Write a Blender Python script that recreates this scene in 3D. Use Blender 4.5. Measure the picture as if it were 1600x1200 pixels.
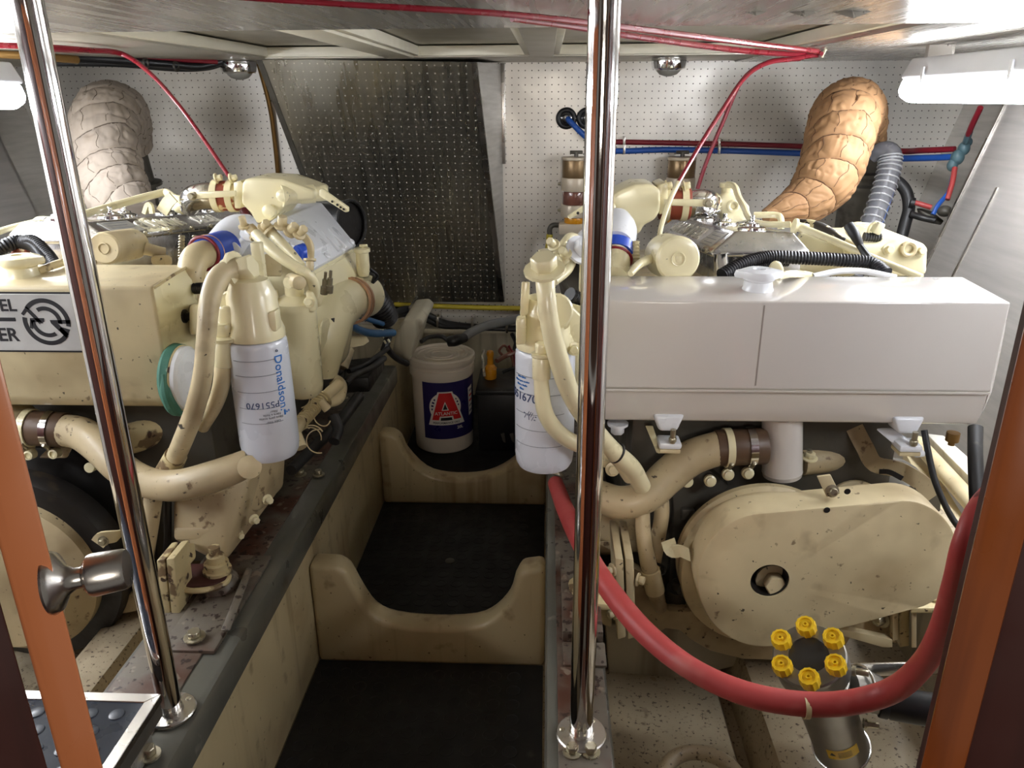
import bpy, bmesh, math, random
from mathutils import Vector, Matrix, noise
random.seed(7)
V = Vector
sc = bpy.context.scene
COL = sc.collection
for o in list(bpy.data.objects): bpy.data.objects.remove(o)

# ------------------------------------------------------------------ camera
PITCH, YAW, ROLL, FPX = math.radians(20.4), math.radians(2.68), math.radians(-.39), 1200.0
cam_d = bpy.data.cameras.new('camera'); cam = bpy.data.objects.new('camera', cam_d); COL.objects.link(cam)
cam_d.sensor_width = 36; cam_d.sensor_fit = 'HORIZONTAL'; cam_d.lens = 36*FPX/1600; cam_d.clip_start = .02
EYE = V((0, 0, 1.5))
RM = Matrix.Rotation(YAW, 3, 'Z') @ Matrix.Rotation(math.pi/2-PITCH, 3, 'X') @ Matrix.Rotation(ROLL, 3, 'Z')
cam.matrix_world = Matrix.Translation(EYE) @ RM.to_4x4()
sc.camera = cam

# ------------------------------------------------------------------ light and exposure
sc.view_settings.view_transform = 'Standard'; sc.view_settings.look = 'None'
sc.view_settings.gamma = 1; sc.view_settings.use_curve_mapping = False
sc.view_settings.exposure = 0.85
TUBE_POWER = 23.0          # emission of all fluorescent diffusers, the added unseen ones too
wd = bpy.data.worlds.new('world'); sc.world = wd; wd.use_nodes = True
wd.node_tree.nodes['Background'].inputs[0].default_value = (1, .93, .85, 1)
wd.node_tree.nodes['Background'].inputs[1].default_value = .10

# unseen fill light added behind the doorway, brightens door edge and engine fronts
ld = bpy.data.lights.new('passage_fill', 'AREA'); ld.shape = 'RECTANGLE'; ld.size = .7; ld.size_y = .35; ld.energy = 12; ld.color = (1, .93, .84)
lo_ = bpy.data.objects.new('passage_fill', ld); COL.objects.link(lo_); lo_.location = (.1, -1.75, 1.50); lo_.rotation_euler = (math.radians(88), 0, 0)

# ------------------------------------------------------------------ measuring
def at(px, py, Y):
    """the point of the room at distance Y that the photograph shows at this pixel"""
    d = RM @ V(((px-800)/FPX, (600-py)/FPX, -1)); return EYE + d*(Y/d.y)
def atz(px, py, Z):
    d = RM @ V(((px-800)/FPX, (600-py)/FPX, -1)); return EYE + d*((Z-1.5)/d.z)
def dep(v): return -(RM.transposed() @ (v-EYE)).z
def m(n, v): return n*dep(v)/FPX
TILT = math.radians(6.0)
EAX = V((0, math.cos(TILT), -math.sin(TILT)))      # direction of both crankshafts (they dip towards the stern)
EUP = V((0, math.sin(TILT), math.cos(TILT)))

# ------------------------------------------------------------------ mesh builder
def frame(d, ref=None):
    d = d.normalized(); r = ref or (V((0, 0, 1)) if abs(d.z) < .9 else V((0, 1, 0)))
    a = r.cross(d).normalized(); return a, d.cross(a).normalized()
def spline(pts, k=6):
    if len(pts) < 3 or k < 2: return list(pts)
    P = [pts[0]*2-pts[1]] + list(pts) + [pts[-1]*2-pts[-2]]; out = []
    for i in range(1, len(P)-2):
        a, b, c, d = P[i-1:i+3]
        for j in range(k):
            t = j/k; out.append(.5*((2*b)+(c-a)*t+(2*a-5*b+4*c-d)*t*t+(3*b-a-3*c+d)*t**3))
    out.append(P[-2]); return out
class MB:
    def __init__(s): s.bm = bmesh.new()
    def _bev(s, bm, w, seg=2, ang=28):
        if w <= 0: return
        es = [e for e in bm.edges if len(e.link_faces) == 2 and e.calc_face_angle(0) > math.radians(ang)]
        if es: bmesh.ops.bevel(bm, geom=es, offset=w, offset_type='OFFSET', segments=seg, profile=.5, affect='EDGES', clamp_overlap=True)
    def _add(s, bm):
        me = bpy.data.meshes.new('t'); bm.to_mesh(me); bm.free(); s.bm.from_mesh(me); bpy.data.meshes.remove(me); return s
    def hull(s, pts, bev=0, seg=2):
        bm = bmesh.new(); [bm.verts.new(p) for p in pts]
        r = bmesh.ops.convex_hull(bm, input=bm.verts)
        bmesh.ops.delete(bm, geom=list({g for g in r['geom_interior']+r['geom_unused'] if isinstance(g, bmesh.types.BMVert)}), context='VERTS')
        bmesh.ops.dissolve_limit(bm, angle_limit=.02, verts=bm.verts, edges=bm.edges)
        bmesh.ops.recalc_face_normals(bm, faces=bm.faces); s._bev(bm, bev, seg); return s._add(bm)
    def box(s, c, size, rot=None, bev=0, seg=2):
        h = V(size)/2; R = rot or Matrix.Identity(3)
        return s.hull([V(c)+R @ V((h.x*i, h.y*j, h.z*k)) for i in (-1, 1) for j in (-1, 1) for k in (-1, 1)], bev, seg)
    def bx(s, x0, x1, y0, y1, z0, z1, bev=0): return s.box(((x0+x1)/2, (y0+y1)/2, (z0+z1)/2), (abs(x1-x0), abs(y1-y0), abs(z1-z0)), None, bev)
    def prism(s, pts, vec, bev=0, seg=2):
        bm = bmesh.new(); vec = V(vec); a = [bm.verts.new(p) for p in pts]; b = [bm.verts.new(p+vec) for p in pts]; n = len(a)
        bm.faces.new(a); bm.faces.new(b[::-1])
        for i in range(n): bm.faces.new((a[i], b[i], b[(i+1) % n], a[(i+1) % n]))
        bmesh.ops.recalc_face_normals(bm, faces=bm.faces); s._bev(bm, bev, seg)
        bmesh.ops.triangulate(bm, faces=[f for f in bm.faces if len(f.verts) > 4]); return s._add(bm)
    def slab(s, px, Y, th, bev=0, seg=2):
        return s.prism([at(a, b, Y) for a, b in px], (0, th, 0), bev, seg)
    def rings(s, rings, close=True, cap=True):
        bm = bmesh.new(); R = [[bm.verts.new(p) for p in r] for r in rings]; n = len(R[0])
        for a, b in zip(R, R[1:]):
            for i in range(n if close else n-1): bm.faces.new((a[i], a[(i+1) % n], b[(i+1) % n], b[i]))
        if cap: bm.faces.new(R[0][::-1]); bm.faces.new(R[-1])
        bmesh.ops.recalc_face_normals(bm, faces=bm.faces); return s._add(bm)
    def tube(s, pts, r, n=14, k=6, cap=True, fn=None):
        pts = [V(p) for p in pts]; rr = list(r) if isinstance(r, (list, tuple)) else [r]*len(pts)
        P = spline(pts, k); Q = [x.x for x in spline([V((q, 0, 0)) for q in rr], k)]
        rings = []; a = None
        for i, p in enumerate(P):
            t = (P[min(i+1, len(P)-1)]-P[max(i-1, 0)]).normalized()
            if a is None: a, b = frame(t)
            else:
                a = (a-t*a.dot(t)).normalized(); b = t.cross(a)
            q = Q[i]
            rings.append([p+(a*math.cos(j*2*math.pi/n)+b*math.sin(j*2*math.pi/n))*(q if fn is None else q*fn(i/(len(P)-1), j*2*math.pi/n)) for j in range(n)])
        return s.rings(rings, True, cap)
    def corr(s, pts, r, pitch=.008, depth=.12, n=12):
        P = spline([V(p) for p in pts], 10); L = sum((b-a).length for a, b in zip(P, P[1:])); N = max(4, int(L/pitch*2))
        out = []; acc = 0; i = 0; step = L/N
        for q in range(N+1):
            d = q*step
            while i < len(P)-2 and acc+(P[i+1]-P[i]).length < d: acc += (P[i+1]-P[i]).length; i += 1
            seg = (P[i+1]-P[i]); out.append(P[i]+seg*min(1, (d-acc)/max(seg.length, 1e-9)))
        return s.tube(out, [r*(1-depth*(q % 2)) for q in range(N+1)], n, 1)
    def lathe(s, p0, axis, prof, n=28, cap=True):
        p0 = V(p0); ax = V(axis).normalized(); a, b = frame(ax)
        return s.rings([[p0+ax*h+(a*math.cos(j*2*math.pi/n)+b*math.sin(j*2*math.pi/n))*max(r, 1e-4) for j in range(n)] for r, h in prof], True, cap)
    def cyl(s, p0, p1, r, r2=None, bev=0, n=24):
        p0, p1 = V(p0), V(p1); L = (p1-p0).length; r2 = r if r2 is None else r2
        pr = [(r, 0), (r2, L)] if not bev else [(r-bev, 0), (r-bev*.3, bev*.3), (r, bev), (r2, L-bev), (r2-bev*.3, L-bev*.3), (r2-bev, L)]
        return s.lathe(p0, p1-p0, pr, n)
    def ringband(s, p0, p1, ro, ri, n=28):
        L = (V(p1)-V(p0)).length
        return s.lathe(p0, V(p1)-V(p0), [(ri, 0), (ro, 0), (ro, L), (ri, L), (ri, 0)], n, False)
    def torus(s, c, axis, R, r, n=28, k=8, a0=0, a1=2*math.pi):
        a, b = frame(V(axis)); N = n; full = abs(a1-a0-2*math.pi) < 1e-6
        P = [V(c)+(a*math.cos(a0+(a1-a0)*i/N)+b*math.sin(a0+(a1-a0)*i/N))*R for i in range(N+1)]
        return s.tube(P, r, k, 1, not full)
    def bolt(s, p, axis, r, h=None, washer=True):
        p = V(p); ax = V(axis).normalized(); h = h or r*1.1
        if washer: s.lathe(p, ax, [(r*1.5, 0), (r*1.5, h*.25), (r*1.2, h*.3)], 14)
        a, b = frame(ax); P = [p+ax*h*.3+(a*math.cos(i*math.pi/3)+b*math.sin(i*math.pi/3))*r for i in range(6)]
        return s.prism(P, ax*h, r*.12, 1)
    def ball(s, c, r, sq=(1, 1, 1), u=16, v=10):
        bm = bmesh.new(); bmesh.ops.create_uvsphere(bm, u_segments=u, v_segments=v, radius=1)
        for q in bm.verts: q.co = V(c)+V((q.co.x*r*sq[0], q.co.y*r*sq[1], q.co.z*r*sq[2]))
        return s._add(bm)
    def data(s, name, ang=35):
        me = bpy.data.meshes.new(name); s.bm.to_mesh(me); s.bm.free()
        if len(me.polygons):
            me.polygons.foreach_set('use_smooth', [True]*len(me.polygons)); me.set_sharp_from_angle(angle=math.radians(ang))
        return me
WL = {}
def base_of(me):
    xs = [v.co for v in me.vertices]
    return V(((min(v.x for v in xs)+max(v.x for v in xs))/2, (min(v.y for v in xs)+max(v.y for v in xs))/2, min(v.z for v in xs)))
def props(o, label=None, cat=None, group=None, kind=None):
    for k, v in (('label', label), ('category', cat), ('group', group), ('kind', kind)):
        if v: o[k] = v
    return o
def ob(name, mb, mt, parent=None, label=None, cat=None, group=None, kind=None, ang=35, mod=None):
    me = mb.data(name, ang) if isinstance(mb, MB) else mb
    me.materials.clear(); me.materials.append(mt)
    b = base_of(me); me.transform(Matrix.Translation(-b))
    o = bpy.data.objects.new(name, me); COL.objects.link(o); WL[o.name] = b
    if parent is not None: o.parent = parent; o.location = b-WL[parent.name]
    else: o.location = b
    return props(o, label, cat, group, kind)
def thing(name, loc, label, cat, group=None):
    o = bpy.data.objects.new(name, None); COL.objects.link(o); o.location = loc; o.empty_display_size = .05; WL[o.name] = V(loc)
    return props(o, label, cat, group)
def dup(root, delta, label=None):
    """a copy of a thing with its parts and sub-parts, moved by delta"""
    def cp(o, par):
        c = o.copy(); COL.objects.link(c); WL[c.name] = WL[o.name]+delta
        if par is not None: c.parent = par
        for ch in list(o.children): cp(ch, c)
        return c
    r = cp(root, None); r.location = root.location+delta
    if label: r['label'] = label
    return r
def text_mesh(txt, size, fn, depth=.0006, align='CENTER', fat=0.):
    """lettering: flat glyph outlines in (u, v), carried to the surface by fn(u, v, w)"""
    cu = bpy.data.curves.new('t', 'FONT'); cu.body = txt; cu.size = size; cu.extrude = depth; cu.align_x = align; cu.align_y = 'CENTER'
    cu.resolution_u = 3; cu.offset = fat*size
    o = bpy.data.objects.new('t', cu); COL.objects.link(o)
    me = bpy.data.meshes.new_from_object(o.evaluated_get(bpy.context.evaluated_depsgraph_get()))
    bpy.data.objects.remove(o); bpy.data.curves.remove(cu)
    bm = bmesh.new(); bm.from_mesh(me); bpy.data.meshes.remove(me)
    for v in bm.verts: v.co = fn(v.co.x, v.co.y, v.co.z)
    mb = MB(); mb._add(bm); return mb
def on_plane(o, u, v):
    o, u, v = V(o), V(u).normalized(), V(v).normalized(); w = u.cross(v)
    return lambda a, b, c: o+u*a+v*b+w*c
def on_cyl(c, r, ang, z, rot=0):
    """round a vertical cylinder at axis c: ang = bearing of the text's middle, rot = turn of the text in its plane"""
    cs, sn = math.cos(rot), math.sin(rot)
    def f(a, b, w):
        u, v = a*cs-b*sn, a*sn+b*cs; t = ang+u/r
        return V((c.x+(r+w)*math.cos(t), c.y+(r+w)*math.sin(t), z+v))
    return f
def cyl_patch(c, r, ang, z, w, h, th=.0006, n=10):
    mb = MB(); mb.rings([[V((c.x+(r+q)*math.cos(ang+u), c.y+(r+q)*math.sin(ang+u), z+y)) for y, q in ((-h/2, -.002), (-h/2, th), (h/2, th), (h/2, -.002))] for u in [(-w/2+w*i/n)/r for i in range(n+1)]]); return mb

# ------------------------------------------------------------------ materials
def lin(c): return tuple(((x/255)/12.92 if x/255 <= .04045 else ((x/255+.055)/1.055)**2.4) for x in c)
def mat(name, col, rough=.5, metal=0., var=.12, scale=6., spots=None, bump=0., bscale=60., rv=.1, coat=0., brushed=None, dots=None, emit=None, alpha=1., spec=.5, streak=None, trans=0.):
    mt = bpy.data.materials.new(name); mt.use_nodes = True; nt = mt.node_tree; N = nt.nodes; L = nt.links; b = N['Principled BSDF']
    c = lin(col); tc = N.new('ShaderNodeTexCoord').outputs['Object']
    geo = N.new('ShaderNodeNewGeometry').outputs['Position']
    def nz(s, det=4, vec=None, sc3=None):
        t = N.new('ShaderNodeTexNoise'); t.inputs['Scale'].default_value = s; t.inputs['Detail'].default_value = det
        src = vec or geo
        if sc3: mp = N.new('ShaderNodeMapping'); mp.inputs['Scale'].default_value = sc3; L.new(src, mp.inputs[0]); src = mp.outputs[0]
        L.new(src, t.inputs['Vector']); return t.outputs['Fac']
    def ramp(f, lo, hi, a=0., z=1.):
        r = N.new('ShaderNodeMapRange'); r.inputs[1].default_value = lo; r.inputs[2].default_value = hi; r.inputs[3].default_value = a; r.inputs[4].default_value = z
        L.new(f, r.inputs[0]); return r.outputs[0]
    def mix(f, a, bcol):
        x = N.new('ShaderNodeMix'); x.data_type = 'RGBA'; L.new(f, x.inputs[0])
        if isinstance(a, tuple): x.inputs[6].default_value = (*a, 1)
        else: L.new(a, x.inputs[6])
        if isinstance(bcol, tuple): x.inputs[7].default_value = (*bcol, 1)
        else: L.new(bcol, x.inputs[7])
        return x.outputs[2]
    cur = mix(ramp(nz(scale), .3, .7), tuple(x*(1-var) for x in c), tuple(min(1, x*(1+var)) for x in c))
    for sp in (spots or []):
        scol, thr, ss, soft, amt = sp
        cur = mix(ramp(nz(ss, 3), thr, thr+soft, 0, amt), cur, lin(scol))
    if streak:
        scol, thr, sx, amt = streak
        cur = mix(ramp(nz(sx, 3, None, (1, 1, .06)), thr, thr+.15, 0, amt), cur, lin(scol))
    rf = ramp(nz(scale*2.3), .3, .7, max(.02, rough-rv), min(1, rough+rv))
    hgt = None
    if brushed:
        f = nz(brushed[0], 3, None, brushed[1]); cur = mix(ramp(f, .3, .7, 0, .35), cur, tuple(x*.6 for x in c)); hgt = f
        rf = ramp(f, .3, .7, max(.02, rough-rv), min(1, rough+rv))
    if bump and hgt is None: hgt = nz(bscale)
    dotmask = None
    if dots:
        # round perforations on a square pitch across the sheet: (pitch, radius, colour, axis vectors)
        pitch, rad, dcol, (U, W) = dots
        def fr(vec):
            d = N.new('ShaderNodeVectorMath'); d.operation = 'DOT_PRODUCT'; d.inputs[1].default_value = V(vec)/pitch; L.new(geo, d.inputs[0])
            f = N.new('ShaderNodeMath'); f.operation = 'FRACT'; L.new(d.outputs['Value'], f.inputs[0])
            g = N.new('ShaderNodeMath'); g.operation = 'SUBTRACT'; g.inputs[1].default_value = .5; L.new(f.outputs[0], g.inputs[0])
            h = N.new('ShaderNodeMath'); h.operation = 'MULTIPLY'; L.new(g.outputs[0], h.inputs[0]); L.new(g.outputs[0], h.inputs[1]); return h.outputs[0]
        a = N.new('ShaderNodeMath'); a.operation = 'ADD'; L.new(fr(U), a.inputs[0]); L.new(fr(W), a.inputs[1])
        dotmask = ramp(a.outputs[0], (rad/pitch)**2*1.3, (rad/pitch)**2*.5, 0, 1)
        cur = mix(dotmask, cur, lin(dcol))
    L.new(cur, b.inputs['Base Color']); L.new(rf, b.inputs['Roughness'])
    b.inputs['Metallic'].default_value = metal; b.inputs['Coat Weight'].default_value = coat; b.inputs['Coat Roughness'].default_value = .12
    b.inputs['Specular IOR Level'].default_value = spec; b.inputs['Alpha'].default_value = alpha; b.inputs['Transmission Weight'].default_value = trans
    if dotmask is not None:
        inv = ramp(dotmask, 0, 1, metal, 0); L.new(inv, b.inputs['Metallic'])
    if bump and hgt is not None:
        bp = N.new('ShaderNodeBump'); bp.inputs['Strength'].default_value = bump; bp.inputs['Distance'].default_value = .004; L.new(hgt, bp.inputs['Height']); L.new(bp.outputs[0], b.inputs['Normal'])
    if emit:
        b.inputs['Emission Color'].default_value = (*lin(emit[0]), 1); b.inputs['Emission Strength'].default_value = emit[1]
    return mt
BR, DK = (96, 70, 46), (40, 32, 26)
M = dict(
 cream=mat('cream_enamel', (226, 216, 176), .32, var=.05, scale=5, spots=[((150, 128, 88), .66, 9, .14, .5), (DK, .73, 46, .03, .8)], coat=.35),
 cream_d=mat('soiled_cream_enamel', (210, 194, 154), .42, var=.1, scale=7, spots=[((146, 120, 84), .52, 5, .22, .6), (BR, .69, 42, .06, .7), ((126, 100, 70), .60, 13, .12, .4), (DK, .70, 75, .03, .9)], bump=.12, bscale=35, coat=.12),
 grime=mat('grimy_cream_enamel', (184, 166, 130), .45, var=.14, scale=8, spots=[((124, 100, 70), .5, 7, .2, .65), (BR, .64, 40, .06, .75), (DK, .68, 80, .04, .9)], bump=.15, bscale=35, coat=.08),
 cream_c=mat('chipped_cream_enamel', (205, 188, 142), .45, var=.1, scale=9, spots=[(BR, .55, 24, .05, .85), ((58, 34, 26), .62, 40, .04, .95)], bump=.2, bscale=40),
 tank=mat('white_gloss_enamel', (214, 208, 201), .16, var=.025, scale=3, spots=[((165, 148, 135), .72, 7, .12, .35), ((80, 70, 62), .78, 60, .02, .8)], coat=.7),
 wpaint=mat('white_casting_enamel', (228, 230, 234), .32, var=.03, spots=[((185, 182, 178), .66, 14, .1, .5)], coat=.3),
 filt=mat('filter_can_enamel', (206, 210, 218), .3, var=.03, scale=3, spots=[((160, 155, 152), .7, 8, .1, .3)], coat=.3),
 filth=mat('dirty_hull_paint', (176, 162, 136), .36, var=.16, scale=4, spots=[((92, 76, 56), .50, 4, .2, .75), ((58, 42, 32), .61, 120, .06, .85), ((70, 52, 38), .63, 30, .10, .6)], bump=.45, bscale=45),
 glass=mat('stained_gelcoat', (196, 180, 142), .38, var=.08, scale=3, spots=[((138, 104, 62), .55, 4.5, .2, .6), ((110, 80, 48), .62, 17, .12, .5), ((66, 44, 28), .70, 70, .04, .85)], bump=.12, bscale=14, streak=((120, 92, 58), .56, 16, .5), coat=.15),
 glass2=mat('pale_gelcoat', (186, 178, 156), .45, var=.08, scale=3, spots=[((120, 104, 78), .6, 5, .2, .5)], bump=.12, bscale=14, streak=((96, 80, 58), .55, 14, .6)),
 alu=mat('perforated_lining', (222, 218, 210), .40, .55, var=.1, scale=2.2, spots=[((150, 148, 142), .58, 3, .2, .4)], bump=.05, bscale=20, rv=.08, dots=(.0315, .0030, (84, 80, 72), ((1, 0, 0), (0, 0, 1)))),
 alu_p=mat('plain_lining', (184, 180, 174), .4, .5, var=.12, scale=2.5, bump=.04, bscale=20, brushed=(60, (.08, .08, 1.)), rv=.08),
 alu_s=mat('side_lining', (178, 174, 169), .38, .6, var=.12, scale=2.5, bump=.03, brushed=(50, (1, .06, 1.)), rv=.08),
 ceil=mat('brushed_ceiling_sheet', (196, 192, 184), .26, .6, var=.1, scale=3, bump=.008, brushed=(46, (1., .05, 1)), rv=.08),
 ceil2=mat('ceiling_pan', (196, 190, 176), .42, .55, var=.08, scale=4, rv=.08),
 trimw=mat('white_ceiling_batten', (226, 220, 200), .45, var=.05),
 steel=mat('polished_steel', (226, 224, 222), .07, 1., var=.02, rv=.02),
 chrome=mat('chrome', (228, 228, 230), .1, 1., var=.03, rv=.04),
 cast=mat('polished_cast_aluminium', (204, 204, 206), .22, 1., var=.1, scale=20, bump=.1, bscale=50, rv=.08),
 satin=mat('satin_steel', (196, 192, 186), .28, 1., var=.05, rv=.05),
 stain=mat('strainer_steel', (150, 147, 140), .34, .9, var=.08, scale=12, rv=.06),
 rust=mat('rusty_girder_paint', (104, 96, 84), .5, .1, var=.18, scale=5, spots=[((80, 44, 28), .45, 6, .12, .92), ((150, 138, 120), .62, 24, .05, .6), ((44, 28, 20), .58, 55, .05, .9)], bump=.35, bscale=30),
 girder=mat('grey_girder_paint', (98, 97, 88), .36, .15, var=.12, scale=5, spots=[((168, 164, 150), .68, 14, .06, .5), ((66, 44, 30), .68, 9, .08, .7)], bump=.12, bscale=30, coat=.25),
 rubber=mat('black_rubber_mat', (21, 21, 22), .62, var=.2, scale=6, spots=[((70, 66, 60), .72, 22, .08, .5)], bump=.06, bscale=120),
 rub2=mat('blue_black_stud_rubber', (44, 50, 60), .32, var=.12, scale=8, coat=.2),
 black=mat('black_plastic', (24, 24, 26), .42, var=.15, spots=[((90, 86, 78), .72, 40, .05, .5)]),
 blackh=mat('black_hose_rubber', (34, 33, 33), .5, var=.15, spots=[((84, 78, 70), .68, 26, .08, .5)]),
 conduit=mat('split_conduit', (30, 30, 34), .38, var=.15),
 dark=mat('greasy_black_iron', (34, 31, 29), .48, .2, var=.25, scale=10, spots=[((82, 68, 50), .63, 12, .1, .6)], bump=.2),
 greyd=mat('dark_grey_iron', (84, 80, 72), .45, .3, var=.2, scale=9, spots=[((50, 40, 32), .58, 12, .1, .7)], bump=.15),
 redh=mat('red_rubber_hose', (178, 68, 66), .5, var=.1, scale=8, spots=[((206, 120, 112), .6, 10, .12, .5), ((70, 30, 28), .74, 26, .04, .8)]),
 redc=mat('red_cable_sheath', (128, 14, 34), .3, var=.06, coat=.3),
 redp=mat('dull_red_pipe', (124, 24, 38), .4, var=.06),
 blue=mat('blue_pipe', (34, 84, 168), .38, var=.06),
 bhose=mat('blue_hose', (50, 92, 130), .42, var=.1),
 bsil=mat('blue_silicone', (48, 84, 196), .34, var=.06),
 rsil=mat('oxide_red_silicone', (140, 66, 46), .5, var=.15, spots=[((222, 206, 160), .56, 24, .05, .9)]),
 bsilb=mat('brown_silicone', (92, 70, 52), .5, var=.12, scale=9, spots=[((130, 108, 80), .6, 12, .1, .5)]),
 lag1=mat('grey_white_lagging_cloth', (156, 144, 131), .8, var=.1, scale=6, spots=[((140, 122, 104), .62, 9, .12, .5)], bump=.25, bscale=40, rv=.05),
 lag2=mat('tan_lagging_cloth', (148, 112, 76), .75, var=.14, scale=6, spots=[((134, 96, 60), .58, 8, .14, .6)], bump=.25, bscale=40, rv=.05),
 wood=mat('varnished_wood', (200, 122, 78), .3, var=.06, scale=3, streak=((150, 76, 38), .5, 40, .5), coat=.5),
 wood2=mat('dimmed_varnished_wood', (140, 72, 26), .3, var=.06, scale=3, streak=((96, 44, 16), .5, 40, .5), coat=.5),  # same varnished wood, coloured darker for the weaker light on the right frame
 woodd=mat('shade_dark_wood', (62, 26, 20), .45, var=.1, streak=((36, 14, 12), .5, 30, .5)),  # dark wood; on the door jambs its darkness stands in for passage shade
 yellow=mat('yellow_plastic', (226, 186, 30), .34, var=.06, spots=[((150, 110, 20), .64, 24, .1, .5)]),
 amber=mat('amber_plastic', (214, 146, 30), .3, var=.08, coat=.3),
 ypipe=mat('yellow_pipe', (176, 158, 44), .45, var=.08),
 bronze=mat('bronze_filter_shell', (134, 110, 78), .34, .55, var=.1),
 bowl=mat('filter_bowl', (122, 78, 66), .2, var=.15, scale=14, coat=.6),
 fuelw=mat('filter_band_enamel', (204, 190, 168), .4, .2, var=.06),
 signp=mat('sign_plate', (204, 203, 198), .36, .3, var=.12, scale=9, rv=.1),
 ink=mat('sign_ink', (28, 27, 30), .5, var=.02),
 inkb=mat('blue_print', (40, 116, 196), .5, var=.02),
 inkd=mat('dark_blue_print', (52, 70, 110), .5, var=.02),
 inkg=mat('grey_print', (130, 134, 142), .5, var=.02),
 pail=mat('white_pail', (218, 208, 194), .4, var=.05, spots=[((150, 118, 84), .66, 9, .12, .6)]),
 navy=mat('navy_label', (38, 32, 86), .35, var=.05),
 redl=mat('red_print', (206, 38, 40), .4, var=.03),
 whl=mat('white_print', (226, 222, 214), .45, var=.02),
 teal=mat('teal_gasket_sealant', (74, 128, 110), .6, var=.15, spots=[((190, 200, 180), .6, 40, .06, .7)], bump=.4, bscale=60),
 copper=mat('coppery_clamp', (186, 146, 116), .4, .5, var=.15, scale=30),
 bolt=mat('cadmium_bolt', (172, 164, 142), .34, .8, var=.1, scale=30),
 grey=mat('grey_cable', (128, 130, 132), .45, var=.06),
 brass=mat('brass', (150, 116, 66), .4, .7, var=.1),
 weld=mat('weld_stain', (158, 148, 140), .4, var=.05),
 thread1=mat('grey_crease_seam', (96, 84, 72), .85, var=.1),  # dark tone for stitched seams and the shade in the wrap creases
 thread2=mat('brown_crease_seam', (84, 56, 34), .85, var=.1),
 tie=mat('cable_tie', (216, 210, 180), .5, var=.03),
 lampb=mat('lamp_body', (206, 208, 212), .4, var=.03),
 diff=mat('lamp_diffuser', (255, 255, 255), .4, var=0, emit=((244, 248, 255), TUBE_POWER)),
 clear=mat('clear_dark_hose', (92, 92, 96), .2, var=.06, coat=.5),
 wire=mat('steel_wire', (210, 212, 216), .3, .6, var=.03),
 labelp=mat('silver_label', (196, 194, 190), .45, .4, var=.1, scale=30),
 wfoam=mat('white_shelf', (230, 226, 214), .45, var=.05, spots=[((170, 150, 116), .62, 9, .1, .5)]),
 dlens=mat('frosted_lens', (150, 148, 140), .35, var=.05),
)
# sheet materials whose perforations follow the sloping trunk front

# ================================================================== THE COMPARTMENT
def struct(name, mb, mt, parent=None, label=None): return ob(name, mb, mt, parent, label, kind='structure')
struct('floor', MB().bx(-3.2, 3.0, .3, 3.95, -.06, 0), M['filth'])
SL = .293                                            # outward lean of the side linings per metre of height
def xr(z): return 1.637+(z-1.464)*SL
def xl(z): return -.63-xr(z)
struct('wall_back', MB().bx(-3.0, 2.6, 3.9, 3.95, .36, 1.72), M['alu'])
struct('trim_1', MB().bx(-1.3, 1.2, 3.84, 3.9, 0, .37, .006), M['glass2'])      # gelcoat below the lining
def lining(x, y0, y1, z0, z1, dx=0, sgn=1):
    return MB().hull([V((x(z)+dx+t*sgn, y, z)) for z in (z0, z1) for y in (y0, y1) for t in (0, .02)])
struct('wall_right', lining(xr, .5, 3.02, .05, 1.70), M['alu_s'])
struct('wall_left', lining(xl, .5, 3.2, .05, 1.70, 0, -1), M['alu_s'])
struct('trim_2', lining(xr, 3.0, 3.9, .05, 1.70, .30), M['alu_p'])
struct('trim_3', lining(xl, 3.18, 3.9, .05, 1.70, -.30, -1), M['alu_p'])
struct('trim_4', MB().hull([V((xr(z)+dx, y, z)) for z in (.05, 1.7) for dx in (0, .3) for y in (3.0, 3.02)]), M['alu_p'])
struct('trim_5', MB().hull([V((xl(z)-dx, y, z)) for z in (.05, 1.7) for dx in (0, .3) for y in (3.2, 3.18)]), M['alu_p'])
# seams of the right lining: a folded edge strip and a sheet joint
struct('trim_6', MB().hull([V((xr(z)-.006+t, y, z)) for z in (.3, 1.64) for y in (3.005, 3.018) for t in (0, .008)]), M['satin'])
struct('trim_7', MB().hull([V((xr(z)-.004+t, y, z)) for z in (.5, 1.2) for y in (2.80, 2.812) for t in (0, .008)]), M['satin'])
# bilge and hull frames outboard of the engine bearers
struct('trim_8', MB().hull([V((.12, .45, .03)), V((.12, 3.84, .03)), V((1.5, .45, .2)), V((1.5, 3.84, .2)), V((1.5, .45, 0)), V((1.5, 3.84, 0)), V((.12, .45, 0)), V((.12, 3.84, 0))]), M['filth'])
struct('trim_9', MB().hull([V((-.79, .45, .12)), V((-.79, 3.84, .12)), V((-2.1, .45, .2)), V((-2.1, 3.84, .2)), V((-2.1, .45, 0)), V((-2.1, 3.84, 0)), V((-.79, .45, 0)), V((-.79, 3.84, 0))]), M['filth'])
xa, xb = atz(1192, 1120, .2).x, atz(1284, 1120, .2).x
struct('trim_10', MB().hull([V((x, y, z)) for y in (.5, 3.6) for x, z in ((xa-.03, .02), (xb+.03, .02), (xa, .2), (xb, .2))], .015), M['filth'])
struct('trim_33', MB().hull([V((x, y, z)) for y in (.5, 1.62) for x, z in ((.125, .02), (xa-.035, .02), (.13, .12), (xa-.05, .10))], .02), M['filth'])
struct('trim_11', MB().hull([V((-1.0+x, y, z)) for y in (.5, 3.6) for x, z in ((-.12, .1), (.06, .1), (-.08, .3), (.02, .3))], .015), M['filth'])
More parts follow.
